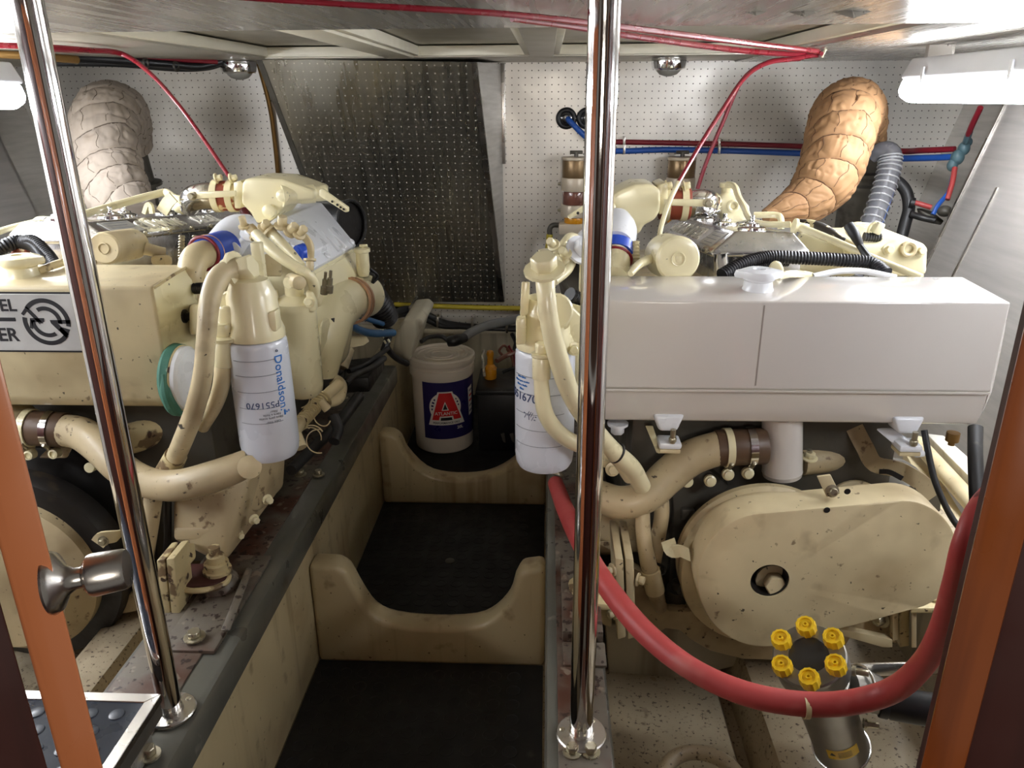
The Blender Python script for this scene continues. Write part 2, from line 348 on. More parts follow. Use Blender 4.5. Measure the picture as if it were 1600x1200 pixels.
# ceiling: forward sheet, recessed pans, battens, after channel
struct('ceiling', MB().bx(-3.0, 2.6, .3, 3.95, 1.705, 1.74), M['ceil2'])
struct('trim_12', MB().bx(-2.6, 2.4, .3, 1.885, 1.648, 1.70, .002), M['ceil'])
struct('trim_13', MB().bx(.86, 2.4, 1.885, 3.9, 1.652, 1.70, .002), M['ceil'])
struct('trim_14', MB().bx(-2.9, .86, 3.36, 3.9, 1.658, 1.70, .002), M['ceil2'])
struct('trim_15', MB().bx(-2.9, .86, 1.895, 1.95, 1.658, 1.70, .002), M['ceil2'])
struct('trim_16', MB().bx(-2.9, -1.16, 1.95, 3.36, 1.658, 1.70, .002), M['ceil2'])
for i, (x0, x1) in enumerate(((-.655, -.545), (-.075, .02))):
    struct('trim_%d' % (17+i), MB().bx(x0, x1, 1.95, 3.36, 1.656, 1.70, .003), M['trimw'] if i == 0 else M['ceil2'])
k = 19
for x0, x1 in ((-1.16, -.66), (-.545, -.075), (.02, .86)):
    mb = MB()
    for q in (x0+.012, x1-.012): mb.bx(q-.012, q+.012, 1.95, 3.36, 1.664, 1.70, .004)
    mb.bx(x0, x1, 3.33, 3.36, 1.662, 1.70, .004)
    struct('trim_%d' % k, mb, M['trimw'])['kind'] = 'structure'; k += 1
# near bulkhead with the doorway the photograph is taken from
JL, JR = at(85, 900, .56).x, at(1492, 900, .5).x
struct('wall_front', MB().bx(-2.9, JL-.02, .30, .33, 0, 1.7), M['woodd'])
struct('trim_30', MB().bx(JR+.16, 2.4, .30, .33, 0, 1.7), M['woodd'])
struct('trim_32', MB().bx(JL-.02, JR+.16, .30, .36, 0, .86), M['woodd'])  # unseen sill, added to keep the passage light off the low frames
struct('trim_31', MB().bx(-1.6, 1.6, -2.5, -2.46, -.1, 2.2), mat('brown_passage_panel', (104, 70, 52), .5))

# perforated sheets on the sloping trunk
tl, tr, br, bl = at(400, 92, 3.45), at(745, 97, 3.45), at(788, 472, 3.85), at(546, 472, 3.85)
up = ((tl-bl)+(tr-br)).normalized(); acr = (tr-tl).normalized(); nrm = acr.cross(up)
up = nrm.cross(acr).normalized()
M['trunk'] = mat('dark_perforated_sheet', (166, 162, 150), .3, .95, var=.1, scale=2, brushed=(30, (1, .2, .12)), rv=.07, dots=(.033, .0031, (206, 200, 186), (tuple(acr), tuple(up))))
t = thing('ventilation_trunk', (tl+tr+bl+br)/4, 'tall dark perforated metal trunk sloping down the middle of the far wall', 'vent trunk')
ob('front_sheet', MB().hull([tl, tr, br, bl]+[p+V((0, .012, 0)) for p in (tl, tr, br, bl)]), M['trunk'], t)
sr0, sr1 = at(783, 100, 3.885), at(789, 472, 3.885)
ob('side_sheet', MB().hull([tr+V((.002, .01, 0)), br+V((.002, .01, 0)), sr0, sr1, sr0-V((.01, 0, 0)), tr+V((-.01, .012, 0))]), M['alu_p'], t, 'pale plain metal side sheet')
lb0, lb1 = V((tl.x-.05, 3.89, tl.z)), V((bl.x-.02, 3.89, bl.z))
ob('side_sheet', MB().hull([tl+V((-.004, .01, 0)), bl+V((-.004, .01, 0)), lb0, lb1, lb0+V((.01, 0, 0)), tl+V((.006, .014, 0))]), M['alu_p'], t)
for a, b, dx in ((tl, bl, .024), (tr, br, -.024)):
    ob('edge_flange', MB().hull([a+V((0, -.004, 0)), b+V((0, -.004, 0)), a+V((dx, -.004, 0)), b+V((dx, -.004, 0)), a, b, a+V((dx, 0, 0)), b+V((dx, 0, 0))]), M['greyd'] if dx > 0 else M['satin'], t)
s0 = at(785, 100, 3.88)
ob('seam_strip', MB().bx(s0.x-.012, s0.x+.012, 3.87, 3.9, 1.2, 1.655, .004), M['satin'], t)
# brown batten beside the trunk
ob('wooden_batten', MB().tube([at(404, 100, 3.86), at(420, 160, 3.87), at(428, 210, 3.88), at(437, 300, 3.88)], .011, 8), M['brass'], None, 'thin brown strip bowed against the wall left of the dark trunk', 'strip')

# rubber mats with raised coins
def rubber_mat(x0, x1, y0, y1, label, coins):
    t = thing('rubber_mat', ((x0+x1)/2, (y0+y1)/2, 0), label, 'mat', 'black rubber mats along the walkway')
    ob('sheet', MB().bx(x0, x1, y0, y1, .0005, .010, .002), M['rubber'], t)
    if coins:
        mb = MB(); nx = int((x1-x0-.02)/.052); ny = int((y1-y0-.02)/.052)
        for i in range(nx):
            for j in range(ny):
                c = V((x0+.036+i*.052, y0+.036+j*.052, .009)); mb.lathe(c, (0, 0, 1), [(.0205, 0), (.0195, .0022), (.017, .0026), (.0155, .0014)], 14)
        ob('coin_studs', mb, M['rubber'], t, kind='stuff')
    return t
WLX = -.638
rubber_mat(WLX+.004, .0, .62, 1.745, 'nearest black studded rubber mat, at the foot of the near U-shaped frame', True)
mm = rubber_mat(WLX+.004, .0, 1.825, 2.655, 'black rubber mat lying between the two U-shaped frames', True)
p = atz(703, 877, .010); ob('drain_plug', MB().lathe(p, (0, 0, 1), [(.016, 0), (.016, .003), (.012, .005)], 18), M['greyd'], mm)
rubber_mat(WLX+.004, .0, 2.735, 3.83, 'farthest black rubber mat, under the oil pail', False)

# U-shaped gelcoat cross frames
def cross_frame(px, Y, th, label):
    pts = [at(a, b, Y+th/2) for a, b in px]
    pts = [V((WLX, Y, 0))]+[V((p.x, Y, p.z)) for p in pts]
    pts[1].x = WLX; pts[-1].x = .004; pts.append(V((.004, Y, 0)))
    sm = pts[:3]+spline(pts[3:-3], 3)+pts[-3:]
    return ob('cross_frame', MB().prism(sm, (0, th, 0), .022, 3), M['glass'], None, label, 'frame', 'U-shaped frames across the walkway', ang=50)
cross_frame([(484, 872), (530, 874), (546, 884), (566, 921), (587, 949), (619, 963), (681, 969), (744, 966), (775, 952), (797, 927), (806, 899), (816, 880), (850, 876)], 1.745, .075,
            'near cream cross frame with a U-shaped cutout between the girders')
cross_frame([(587, 670), (615, 671), (627, 680), (637, 702), (666, 731), (700, 741), (744, 741), (775, 733), (803, 716), (814, 700), (828, 684), (836, 676), (850, 674)], 2.655, .075,
            'far cream cross frame with a U-shaped cutout in front of the pail')

# engine bearers: gelcoat side and steel girder cap
def bearer(label, x0, x1, wx0, wx1, y0, y1, wy1):
    t = thing('engine_bearer', ((x0+x1)/2, (y0+y1)/2, 0), label, 'girder', 'engine bearers')
    ob('gelcoat_side', MB().bx(wx0, wx1, y0-.1, wy1, 0, .43, .006), M['glass'], t, 'stained cream gelcoat wall')
    g = ob('girder_cap', MB().bx(x0, x1, y0, y1, .418, .5, .014), M['girder'], t, 'grey painted steel cap with rust')
    return t, g
tL, gL = bearer('long grey steel girder on a cream wall left of the walkway, rusty on top', -.80, -.598, -.77, WLX, .5, 2.9, 3.84)
tR, gR = bearer('narrow grey steel girder right of the walkway under the right engine', .004, .118, .016, .10, .5, 3.0, 3.84)
def onto(t, name, mb, mt, label=None): return ob(name, mb, mt, t, label)
onto(tL, 'rust_plate', MB().bx(-.785, -.655, .9, 2.8, .5, .504, .002), M['rust'], 'rusty top plate')
onto(tR, 'rust_plate', MB().bx(.026, .112, .75, 2.9, .5, .504, .002), M['rust'], 'rusty top plate')
c = atz(305, 1000, .51)
onto(tL, 'mount_pad', MB().bx(c.x-.06, c.x+.05, c.y-.03, c.y+.30, .5, .510, .003), M['rust'])
onto(tL, 'bolt', MB().bolt((c.x, c.y, .516), (0, 0, 1), .014, .012), M['bolt'])
c = atz(325, 945, .51); onto(tL, 'mount_rail', MB().hull([atz(*q, z) for z in (.5, .53) for q in ((345, 985), (385, 885), (395, 890), (360, 985))], .003), M['rust'])
for q in ((470, 742), (498, 742)): onto(tL, 'bolt', MB().bolt(atz(*q, .504), (0, 0, 1), .011, .012), M['bolt'])
for q in ((537, 622), (560, 628)): onto(tL, 'bolt', MB().bolt(atz(*q, .504), (0, 0, 1), .010, .012), M['bolt'])
onto(tL, 'bolt', MB().bolt(atz(234, 1181, .504), (0, 0, 1), .012, .014), M['bolt'])
for q in ((894, 1176), (923, 1176)): onto(tR, 'bolt', MB().bolt(atz(*q, .504), (0, 0, 1), .0105, .012), M['bolt'])
a = atz(878, 985, .504); b = atz(942, 1005, .504)
onto(tR, 'mount_pad', MB().bx(a.x, b.x, b.y, a.y+.22, .504, .530, .003), M['rust'])
onto(tR, 'chock_plate', MB().bx(a.x, b.x+.003, b.y-.07, b.y-.005, .504, .510, .002), M['rust'])
# outer bearers
for lab, x0, x1, y1, i in (('outboard grey girder beyond the right engine', .93, 1.03, 3.4, 0), ('outboard grey girder beyond the left engine behind the door frame', -1.66, -1.54, 3.4, 1)):
    t = thing('engine_bearer', ((x0+x1)/2, 2, 0), lab, 'girder', 'engine bearers')
    ob('gelcoat_side', MB().bx(x0+.01, x1-.01, .5, y1, .1, .43, .005), M['glass2'], t); ob('girder_cap', MB().bx(x0, x1, .6, y1, .42, .5, .012), M['filth'], t)

# fluorescent battens
def lamp(x, y0, y1, label):
    t = thing('fluorescent_lamp', (x, (y0+y1)/2, 1.47), label, 'lamp', 'fluorescent lamps under the ceiling')
    h = .068
    ob('housing', MB().hull([V((x+dx, y, z)) for y in (y0, y1) for dx, z in ((-h*.98, 1.552), (h*.98, 1.552), (-h*.98, 1.562), (h*.98, 1.562), (-h*.6, 1.615), (h*.6, 1.615))], .006), M['lampb'], t)
    ob('diffuser', MB().hull([V((x+dx, y, z)) for y, s in ((y0+.012, 1), (y1-.012, 1)) for dx, z in ((-h*.98, 1.551), (h*.98, 1.551), (-h*1.12, 1.515), (h*1.12, 1.515), (-h*1.0, 1.495), (h*1.0, 1.495), (-h*.55, 1.478), (h*.55, 1.478))], .008), M['diff'], t)
    for y in (y0+.16, (y0+y1)/2, y1-.16):
        for s in (-1, 1): ob('clip', MB().hull([V((x+s*(h+q), y+w, z)) for q in (-.002, .004) for w in (-.008, .008) for z in (1.535, 1.585)], .002), M['lampb'], t)
    for y in (y0+.1, y1-.1): ob('bracket', MB().bx(x-.04, x+.04, y-.012, y+.012, 1.612, 1.65), M['satin'], t)
    ob('end_catch', MB().box((x-.03, y1+.004, 1.56), (.02, .016, .03), None, .003), M['lampb'], t)
    return t
lamp(1.235, 1.5, 2.8, 'bright fluorescent lamp at the upper right')
lamp(-1.70, 1.2, 2.5, 'fluorescent lamp at the left edge of the photo')

lamp(1.235, .50, .94, 'added unseen lamp on the right nearer the doorway, lighting the engine front')  # unseen lamp, added to brighten the front of the right engine
lamp(-1.70, .36, 1.0, 'added unseen lamp on the left nearer the doorway, lighting the engine front')  # unseen lamp, added to brighten the front of the left engine

# polished poles
def pole(px, label):
    a = atz(*px, .504); t = thing('steel_pole', a, label, 'pole', 'polished steel poles')
    ob('tube', MB().cyl(a+V((0, 0, .003)), V((a.x, a.y, 1.648)), .0195, n=32), M['steel'], t)
    f = ob('foot_flange', MB().lathe(a, (0, 0, 1), [(.042, 0), (.042, .004), (.040, .006), (.021, .007), (.021, .012)], 32), M['satin'], t)
    for i in range(3):
        q = a+V((math.cos(i*2.1+.9), math.sin(i*2.1+.9), 0))*.032; ob('screw', MB().lathe(q+V((0, 0, .005)), (0, 0, 1), [(.005, 0), (.005, .002), (.003, .004)], 10), M['bolt'], f)
    return t
pole((268, 1112), 'polished steel pole standing on the left girder, leaning across the left engine')
pole((908, 1148), 'polished steel pole standing on the right girder beside the white tank')

# ================================================================== ENGINES
def pt(l): return [at(*q) for q in l]
def px_tube(l, rpx, n=14, **kw):
    """a hose through points seen at (x, y) at distance Y, rpx its half width there"""
    P = pt(l); rr = rpx if isinstance(rpx, (list, tuple)) else [rpx]*len(P)
    return MB().tube(P, [m(q, p) for q, p in zip(rr, P)], n, **kw)
def band(E, name, p, ax, r, w, mt, label=None, screw=True):
    """worm-drive hose clamp round a hose"""
    ax = V(ax).normalized(); b = ob(name, MB().ringband(p-ax*w/2, p+ax*w/2, r*1.05, r*.97, 28), mt, E, label)
    if screw:
        a, c = frame(ax); d = V((0, -.75, -.66)); d = (d-ax*d.dot(ax)).normalized(); q = p+d*r*1.06
        ob('clamp_screw', MB().cyl(q-ax.cross(d)*.012, q+ax.cross(d)*.014, .0045, bev=.001, n=10), M['bolt'], b)
    return b
def rocker_cover(E, fl, fr, tl, tr, back, side, words):
    """cast cover with sloping sides along the crank axis; side = -1 when the lettered side looks to the left"""
    A = [at(*fl), at(*fr)]; T = [at(*tl), at(*tr)]; d = EAX*back; drop = V((0, 0, -.012))
    cv = ob('rocker_cover', MB().hull(A+T+[p+d for p in A]+[p+d for p in T]+[p+drop for p in A]+[p+d+drop for p in A], .008, 3), M['cast'], E, 'polished aluminium cover')
    body = MB().hull([p+V((s*.012, .02, -.012)) for p, s in zip(A, (1, -1))]+[p+V((s*.012, .02, -.11)) for p, s in zip(A, (1, -1))]+[p+d*.97+V((s*.012, 0, q)) for p, s in zip(A, (1, -1)) for q in (-.012, -.11)], .004)
    ob('rocker_housing', body, M['cast'], E, 'polished aluminium housing')
    a, t = (A[0], T[0]) if side < 0 else (A[1], T[1])
    u = -EAX if side < 0 else EAX
    mid = (a+t)/2; v = (t-a); v = (v-u*v.dot(u)).normalized(); w = u.cross(v)
    h = (t-a-EAX*(t-a).dot(EAX)).length
    lm = mat('bright_raised_letters', (228, 224, 212), .3, .5)
    for wd, k in zip(words.split(), (.35, .67) if side > 0 else (.68, .38)): ob('lettering', text_mesh(wd, h*.78, on_plane(mid+EAX*back*k+w*.0005, u, v), .002, 'CENTER', .01), lm, cv)
    lp = MB(); lp.prism([mid+EAX*x+v*y+w*.0005 for x, y in ((.05, -h*.33), (.2, -h*.33), (.2, h*.36), (.05, h*.36))], w*.002, .0005, 1); plate = ob('rating_plate', lp, M['labelp'], cv, 'pale silver label plate')
    ln = MB()
    for r in range(4):
        y = h*(.26-.16*r); ln.prism([mid+EAX*x+v*q+w*.003 for x, q in ((.065, y-.001), (.185-.02*(r % 2), y-.001), (.185-.02*(r % 2), y+.001), (.065, y+.001))], w*.0004)
    lo = ob('printed_lines', ln, M['inkg'], cv); lo['kind'] = 'stuff'
    # adjuster caps along the top
    c = (T[0]+T[1])/2
    for i in range(6):
        q = c+EAX*(.06+i*back*.165)+EUP*.002+V(((T[1]-T[0]).x*(.16 if i % 2 else -.12), 0, 0))
        cap = ob('cover_cap', MB().lathe(q, EUP, [(.036, -.004), (.036, .005), (.030, .009), (.020, .010), (.020, .015), (.016, .017)], 26), M['chrome'], cv)
        ob('cap_bolt', MB().bolt(q+EUP*.016, EUP, .007, .012), M['chrome'], cv)
    for i in range(7):
        q = a+EAX*(.05+i*back*.145)+w*.002-EUP*.006; ob('cover_bolt', MB().bolt(q, w*.4+EUP, .006, .008), M['bolt'], cv)
    return cv
def oil_filter(E, top, h, r, name='oil_filter'):
    """spin-on can hanging below its head; top = centre of its upper rim"""
    f = ob(name, MB().lathe(top, (0, 0, -1), [(r*.80, -.002), (r*.93, .001), (r*.985, .006), (r*.985, .012), (r, .016), (r*1.02, h*.5), (r*1.02, h-.03), (r*.985, h-.012), (r*.9, h-.002), (r*.8, h), (r*.3, h-.004)], 48), M['filt'], E, 'pale blue-grey spin-on can with blue print')
    return f
def rule(f, c, r, ang, z, w): ob('label_rule', cyl_patch(c, r, ang, z, w, .0010), M['inkg'], f)
def head_face(c): return math.atan2(-c.y, -c.x)          # bearing from an axis towards the doorway

# ------------------------------------------------------------------ right (starboard) engine
E = thing('marine_engine', V((.52, 2.2, .5)), 'right diesel engine in cream enamel with a big white header tank and belt guard', 'engine', 'twin marine engines')
R = E
ob('engine_block', MB().hull([V((x, 1.66, z))+d for x, z in ((.2, .38), (.2, .9), (.82, .38), (.82, .9), (.3, 1.0), (.72, 1.0)) for d in (V((0, 0, 0)), EAX*1.35)], .015), M['greyd'], E, 'dark greasy iron block')
ob('cylinder_head', MB().hull([V((x, 1.84, z))+d for x, z in ((.24, .92), (.24, 1.07), (.74, .92), (.74, 1.07)) for d in (V((0, 0, 0)), EAX*1.15)], .012), M['cream_d'], E)
ob('oil_sump', MB().hull([at(945, 975, 1.60), at(1260, 975, 1.60), at(1260, 1018, 1.60), at(954, 1086, 1.60)]+[at(945, 975, 1.60)+V((.02, 1.2, -.1)), at(1260, 975, 1.6)+V((0, 1.2, -.1)), at(1260, 1018, 1.60)+V((0, 1.2, 0)), at(954, 1086, 1.60)+V((.02, 1.2, .06))], .008), M['glass2'], E, 'grey-green sump wall')
# header tank
T0, T1 = at(943, 470, 1.55), at(1580, 470, 1.55)
prof = [(1.55, 1.108), (1.55, .918), (1.556, .912), (1.562, .86), (1.572, .833), (1.60, .820), (1.74, .820), (1.745, 1.118)]
mb = MB(); x0, x1 = .112, .935
mb.prism([V((x0, y, z)) for y, z in prof], (x1-x0, 0, 0), .007, 3)
tank = ob('header_tank', mb, M['tank'], E, 'long glossy white tank')
ob('seam_ridge', MB().bx(x0+.003, x1-.003, 1.546, 1.5495, .911, .915), M['tank'], tank)
ob('end_cap', MB().hull([V((x1-.001, y, z)) for y, z in prof]+[V((x1+.022, y, z)) for y, z in ((1.58, .9), (1.72, .9), (1.72, 1.09), (1.58, .95))], .008), M['tank'], tank)
x = at(1187, 545, 1.55).x; ob('weld_line', MB().bx(x-.0012, x+.0012, 1.549, 1.5512, .925, 1.10), M['weld'], tank)
def radiator_cap(E, c, mt, r=.034):
    ob('filler_neck', MB().lathe(c, (0, 0, 1), [(r*1.0, -.003), (r*.92, .004), (r*.86, .018), (r*.98, .022), (r*.98, .03)], 28), mt, E)
    cp = MB(); n = 48; pr = []
    for rr, h in ((.9, .03), (1.12, .026), (1.16, .032), (1.1, .04), (.8, .044), (.4, .044), (.34, .039)):
        pr.append([c+V((math.cos(j*2*math.pi/n), math.sin(j*2*math.pi/n), 0))*(r*rr*(1+.34*max(0, math.cos(2*(j*2*math.pi/n)))**5*(rr > .95)))+V((0, 0, h)) for j in range(n)])
    cp.rings(pr); ob('pressure_cap', cp, mt, E)
c = atz(1187, 452, 1.116); radiator_cap(tank, V((c.x, 1.64, 1.113)), M['wpaint'])
ob('overflow_hose', px_tube([(1215, 432, 1.64), (1235, 428, 1.68), (1262, 430, 1.78), (1290, 440, 1.86)], 6), M['cream'], tank)
# fittings under the tank
p = at(965, 668, 1.60); ob('drain_plug', MB().bolt(p+V((0, 0, .012)), (0, 0, -1), .016, .02), M['wpaint'], tank)
def tank_foot(q, Y):
    c = at(*q, Y); ob('mount_lug', MB().hull([c+V((dx, dy, dz)) for dx, dy, dz in ((-.035, 0, .03), (.035, 0, .03), (-.035, .06, .03), (.035, .06, .03), (-.02, -.005, -.008), (.02, -.005, -.008), (-.02, .05, -.012), (.02, .05, -.012))], .008, 3), M['wpaint'], tank)
    ob('lug_plate', MB().box(c+V((.004, .0, -.035)), (.05, .05, .016), None, .006), M['wpaint'], tank); ob('pad', MB().box(c+V((.004, .0, -.048)), (.046, .046, .01), None, .003), M['cream_d'], tank)
    ob('stud', MB().cyl(c+V((.008, -.02, -.028)), c+V((.008, -.02, .004)), .006), M['bolt'], tank); ob('nut', MB().bolt(c+V((.008, -.02, -.028)), (0, 0, 1), .009, .01, False), M['bolt'], tank)
tank_foot((1044, 668), 1.56); tank_foot((1418, 672), 1.56)
ob('bracket_strap', MB().hull(pt([(1008, 665, 1.62), (1020, 665, 1.62), (1033, 706, 1.58), (1026, 708, 1.58), (1010, 665, 1.66), (1034, 706, 1.64)]), .002), M['cream'], E)
ob('bracket_strap', MB().slab([(1024, 701), (1054, 701), (1052, 708), (1028, 709)], 1.575, .05, .002), M['cream'], E)
ob('lug_arm', MB().hull(pt([(1364, 668, 1.6), (1390, 690, 1.57), (1430, 716, 1.55), (1446, 714, 1.55), (1446, 706, 1.55), (1400, 672, 1.58), (1392, 668, 1.6), (1440, 700, 1.62)]), .004), M['wpaint'], tank)
n0, n1 = at(1222, 660, 1.63), at(1222, 741, 1.63)
ob('outlet_neck', MB().lathe(n0, (n1-n0), [(.045, -.02), (.045, (n1-n0).length-.012), (.046, (n1-n0).length-.01), (.044, (n1-n0).length), (.02, (n1-n0).length+.002)], 36), M['tank'], tank)
ob('drain_cock', MB().lathe(at(1490, 676, 1.6), (0, 0, -1), [(.014, 0), (.014, .02), (.007, .022), (.007, .03)], 14), M['brass'], tank)
# water hose joined to the neck
a, b = at(1196, 697, 1.615), at(1120, 700, 1.61); rr = m(27, b)
ob('hose_sleeve', MB().cyl(a, b+(b-a).normalized()*.004, rr*1.06, bev=.003, n=30), M['bsilb'], E, 'brown silicone sleeve')
ax = (b-a).normalized()
band(E, 'hose_clamp', b-ax*.024, ax, rr*1.1, .016, M['cream']); band(E, 'hose_clamp', a+ax*.036, ax, rr*1.1, .017, M['chrome'], 'bright steel clamp')
ob('water_pipe', px_tube([(1126, 699, 1.61), (1080, 715, 1.60), (1042, 745, 1.58), (1008, 776, 1.55), (968, 785, 1.55), (925, 772, 1.58)], [27, 28, 28, 26, 26, 25], 20), M['grime'], E)
ob('water_pipe', px_tube([(1250, 722, 1.66), (1290, 716, 1.68), (1340, 702, 1.72)], [21, 22, 22], 20), M['grime'], E)
p = at(1265, 716, 1.63); ob('pipe_stud', MB().cyl(p, at(1265, 703, 1.63), .006), M['bolt'], E); ob('nut', MB().bolt(p, (0, -.2, 1), .012, .012), M['cream'], E)
for q in ((1110, 752), (1138, 742), (1169, 740), (1074, 753)):
    p = at(*q, 1.60); ob('cover_bolt', MB().lathe(p, (0, -1, .2), [(.014, -.01), (.014, .0), (.010, .002), (.010, .008), (.006, .009)], 16), M['cream'], E)
p = at(1076, 755, 1.62); ob('gear_cover', MB().slab([(1048, 735), (1110, 735), (1140, 760), (1100, 800), (1062, 870), (1062, 960), (1042, 960), (1052, 800)], 1.63, .06, .006), M['greyd'], E)
for q in ((1074, 802), (1066, 900)): ob('square_boss', MB().box(at(*q, 1.625), (.03, .02, .03), None, .004), M['greyd'], E)
p = at(1058, 925, 1.58); ob('oil_cap', MB().lathe(p, (0, -.1, 1), [(.026, -.02), (.026, .012), (.016, .014), (.016, .03), (.011, .034)], 18), M['greyd'], E)
p = at(1068, 922, 1.56); ob('plug', MB().bolt(p, (0, -1, .1), .011, .012), M['greyd'], E)
# alternator bracket and straps over the guard
def strip(l, w, th=.004): # flat bar through pixel points
    P = pt(l); P = spline(P, 5); out = []
    for i, p in enumerate(P):
        t = (P[min(i+1, len(P)-1)]-P[max(0, i-1)]).normalized(); sd = V((0, 1, 0)).cross(t).normalized(); ww = m(w, p)/2
        out.append([p+sd*ww, p-sd*ww, p-sd*ww+V((0, th, 0)), p+sd*ww+V((0, th, 0))])
    mb = MB(); mb.rings(out); return mb
ob('adjuster_arm', strip([(1335, 668, 1.66), (1352, 700, 1.64), (1368, 726, 1.62), (1405, 735, 1.6), (1440, 755, 1.58), (1460, 776, 1.57)], 26, .008), M['grime'], E)
ob('adjuster_arm', strip([(1290, 700, 1.70), (1312, 680, 1.69), (1340, 676, 1.68), (1385, 690, 1.66)], 24, .02), M['grime'], E)
ob('slot', strip([(1374, 737, 1.598), (1390, 738, 1.594), (1410, 748, 1.588)], 8, .002), M['dark'], E)
ob('drive_pulley', MB().lathe(at(1330, 790, 1.66), (0, -1, .05), [(.02, 0), (.07, .005), (.07, .012), (.05, .02), (.07, .028), (.07, .036), (.02, .04)], 32), M['cream_d'], E)
ob('alternator', MB().lathe(at(1420, 790, 1.80), (0, -1, 0), [(.03, -.14), (.075, -.13), (.08, -.1), (.08, .0), (.07, .02), (.03, .03)], 28), M['greyd'], E)
ob('guard_strap', MB().slab([(1277, 745), (1298, 742), (1313, 772), (1292, 777)], 1.40, .006, .002), M['cream_d'], E)
ob('strap_bolt', MB().bolt(at(1300, 767, 1.398), (0, -1, .2), .009), M['bolt'], E)
# vibration damper and belt guard
c = at(1192, 886, 1.53); rr = m(131, c)
ob('damper', MB().lathe(c, (0, -1, 0), [(rr*.5, -.05), (rr, -.045), (rr, -.03), (rr*.95, -.024), (rr*.95, -.014), (rr*.99, -.008), (rr*1.0, .02), (rr*.985, .028), (rr*.5, .03)], 64), M['cream_d'], E)
Yf, Yb = 1.37, 1.445; H = at(1203, 908, Yf)
pp = []
for cx, cy, r0 in ((1194, 907, 105), (1413, 868, 86)):
    for i in range(48): pp.append((cx+r0*math.cos(i*math.pi/24), cy+r0*math.sin(i*math.pi/24)))
def hull2(P):
    P = sorted(set(P)); out = []
    for seq in (P, P[::-1]):
        h = []
        for p in seq:
            while len(h) > 1 and (h[-1][0]-h[-2][0])*(p[1]-h[-2][1])-(h[-1][1]-h[-2][1])*(p[0]-h[-2][0]) <= 0: h.pop()
            h.append(p)
        out += h[:-1]
    return out
O = [at(*q, Yf) for q in hull2(pp)]
def dens(P, n=6):
    return [a+(b-a)*(i/max(1, k)) for a, b in zip(P, P[1:]+P[:1]) for k in [max(1, min(12, int((b-a).length/.02)))] for i in range(k)]
O = dens(O); hr = m(30, H)
inn = [H+(p-H).normalized()*hr for p in O]
mb = MB(); mb.rings([[p+V((0, Yb-Yf, 0)) for p in O], [p+V((0, .006, 0)) for p in O], [p+(H-p).normalized()*.002+V((0, .0015, 0)) for p in O], [p+(H-p).normalized()*.006 for p in O], inn, [p+V((0, .05, 0)) for p in inn]], True, False)
g = ob('belt_guard', mb, M['cream_d'], E, 'large flat cream guard with dirt specks', ang=30)
ob('hub_recess', MB().lathe(H+V((0, .052, 0)), (0, -1, 0), [(.001, 0), (hr*.98, .0005), (hr*.985, .048), (hr*.93, .048), (hr*.92, .01)], 32, False), M['dark'], g)
ob('crank_bolt', MB().bolt(at(1206, 905, Yf+.042), (0, -1, .12), m(18, H), .026), M['cream_d'], g)
for q in ((1292, 797), (1324, 768)): p = at(*q, Yf-.0005); ob('guard_hole', MB().lathe(p, (0, -1, 0), [(.0065, 0), (.006, .001)], 12), M['dark'], g)
ob('guard_bracket', strip([(1044, 846, 1.48), (1050, 862, 1.45), (1062, 862, 1.44), (1078, 868, 1.42)], 22, .006), M['cream'], E)
# front support and feet
def arch(px, Y, th, bev, mt, name, label=None): return ob(name, MB().slab(px, Y, th, bev), mt, E, label)
arch([(985, 885), (1000, 893), (1045, 955), (1180, 958), (1400, 920), (1424, 925), (1420, 1004), (1408, 1008), (1335, 985), (1320, 1012), (1280, 1026), (1220, 1032), (1160, 1030), (1110, 1017), (1080, 1000), (1062, 985), (1040, 982), (1025, 992), (985, 996)], 1.53, .03, .003, M['grime'], 'front_support', 'cream front support plate')
for a, b in ((961, 974), (977, 990)): arch([(a, 872), (b, 874), (b+4, 996), (a+4, 1000)], 1.42, .16, .003, M['cream_d'], 'mount_plate')
for q in ((996, 905), (992, 968), (958, 890), (960, 958)): ob('mount_bolt', MB().bolt(at(*q, 1.43), (1 if q[0] > 980 else -1, -.5, 0), .010, .012), M['cream_d'], E)
ob('mount_foot', MB().hull(pt([(890, 892, 1.45), (955, 890, 1.45), (955, 945, 1.31), (905, 942, 1.32), (888, 920, 1.37), (955, 935, 1.33)])+[p+V((0, 0, -.014)) for p in pt([(890, 892, 1.45), (955, 890, 1.45), (955, 945, 1.31), (905, 942, 1.32), (888, 920, 1.37)])], .004), M['cream_c'], E)
p = at(908, 915, 1.375); ob('mount_nut', MB().bolt(p, (0, 0, 1), .018, .02), M['cream_c'], E); ob('mount_stud', MB().cyl(p, p+V((0, 0, .06)), .009), M['cream_c'], E)
ob('mount_riser', MB().hull(pt([(936, 945, 1.5), (958, 945, 1.5), (955, 980, 1.5), (940, 975, 1.5)])+pt([(936, 945, 1.6), (958, 945, 1.6), (955, 980, 1.6), (940, 975, 1.6)]), .004), M['cream_d'], E)
ob('mount_riser', MB().hull([V((.06, 1.34, .505)), V((.115, 1.34, .505)), V((.06, 1.42, .505)), V((.115, 1.42, .505)), V((.065, 1.345, .518)), V((.11, 1.345, .518)), V((.065, 1.41, .518)), V((.11, 1.41, .518))], .005), M['rust'], E)
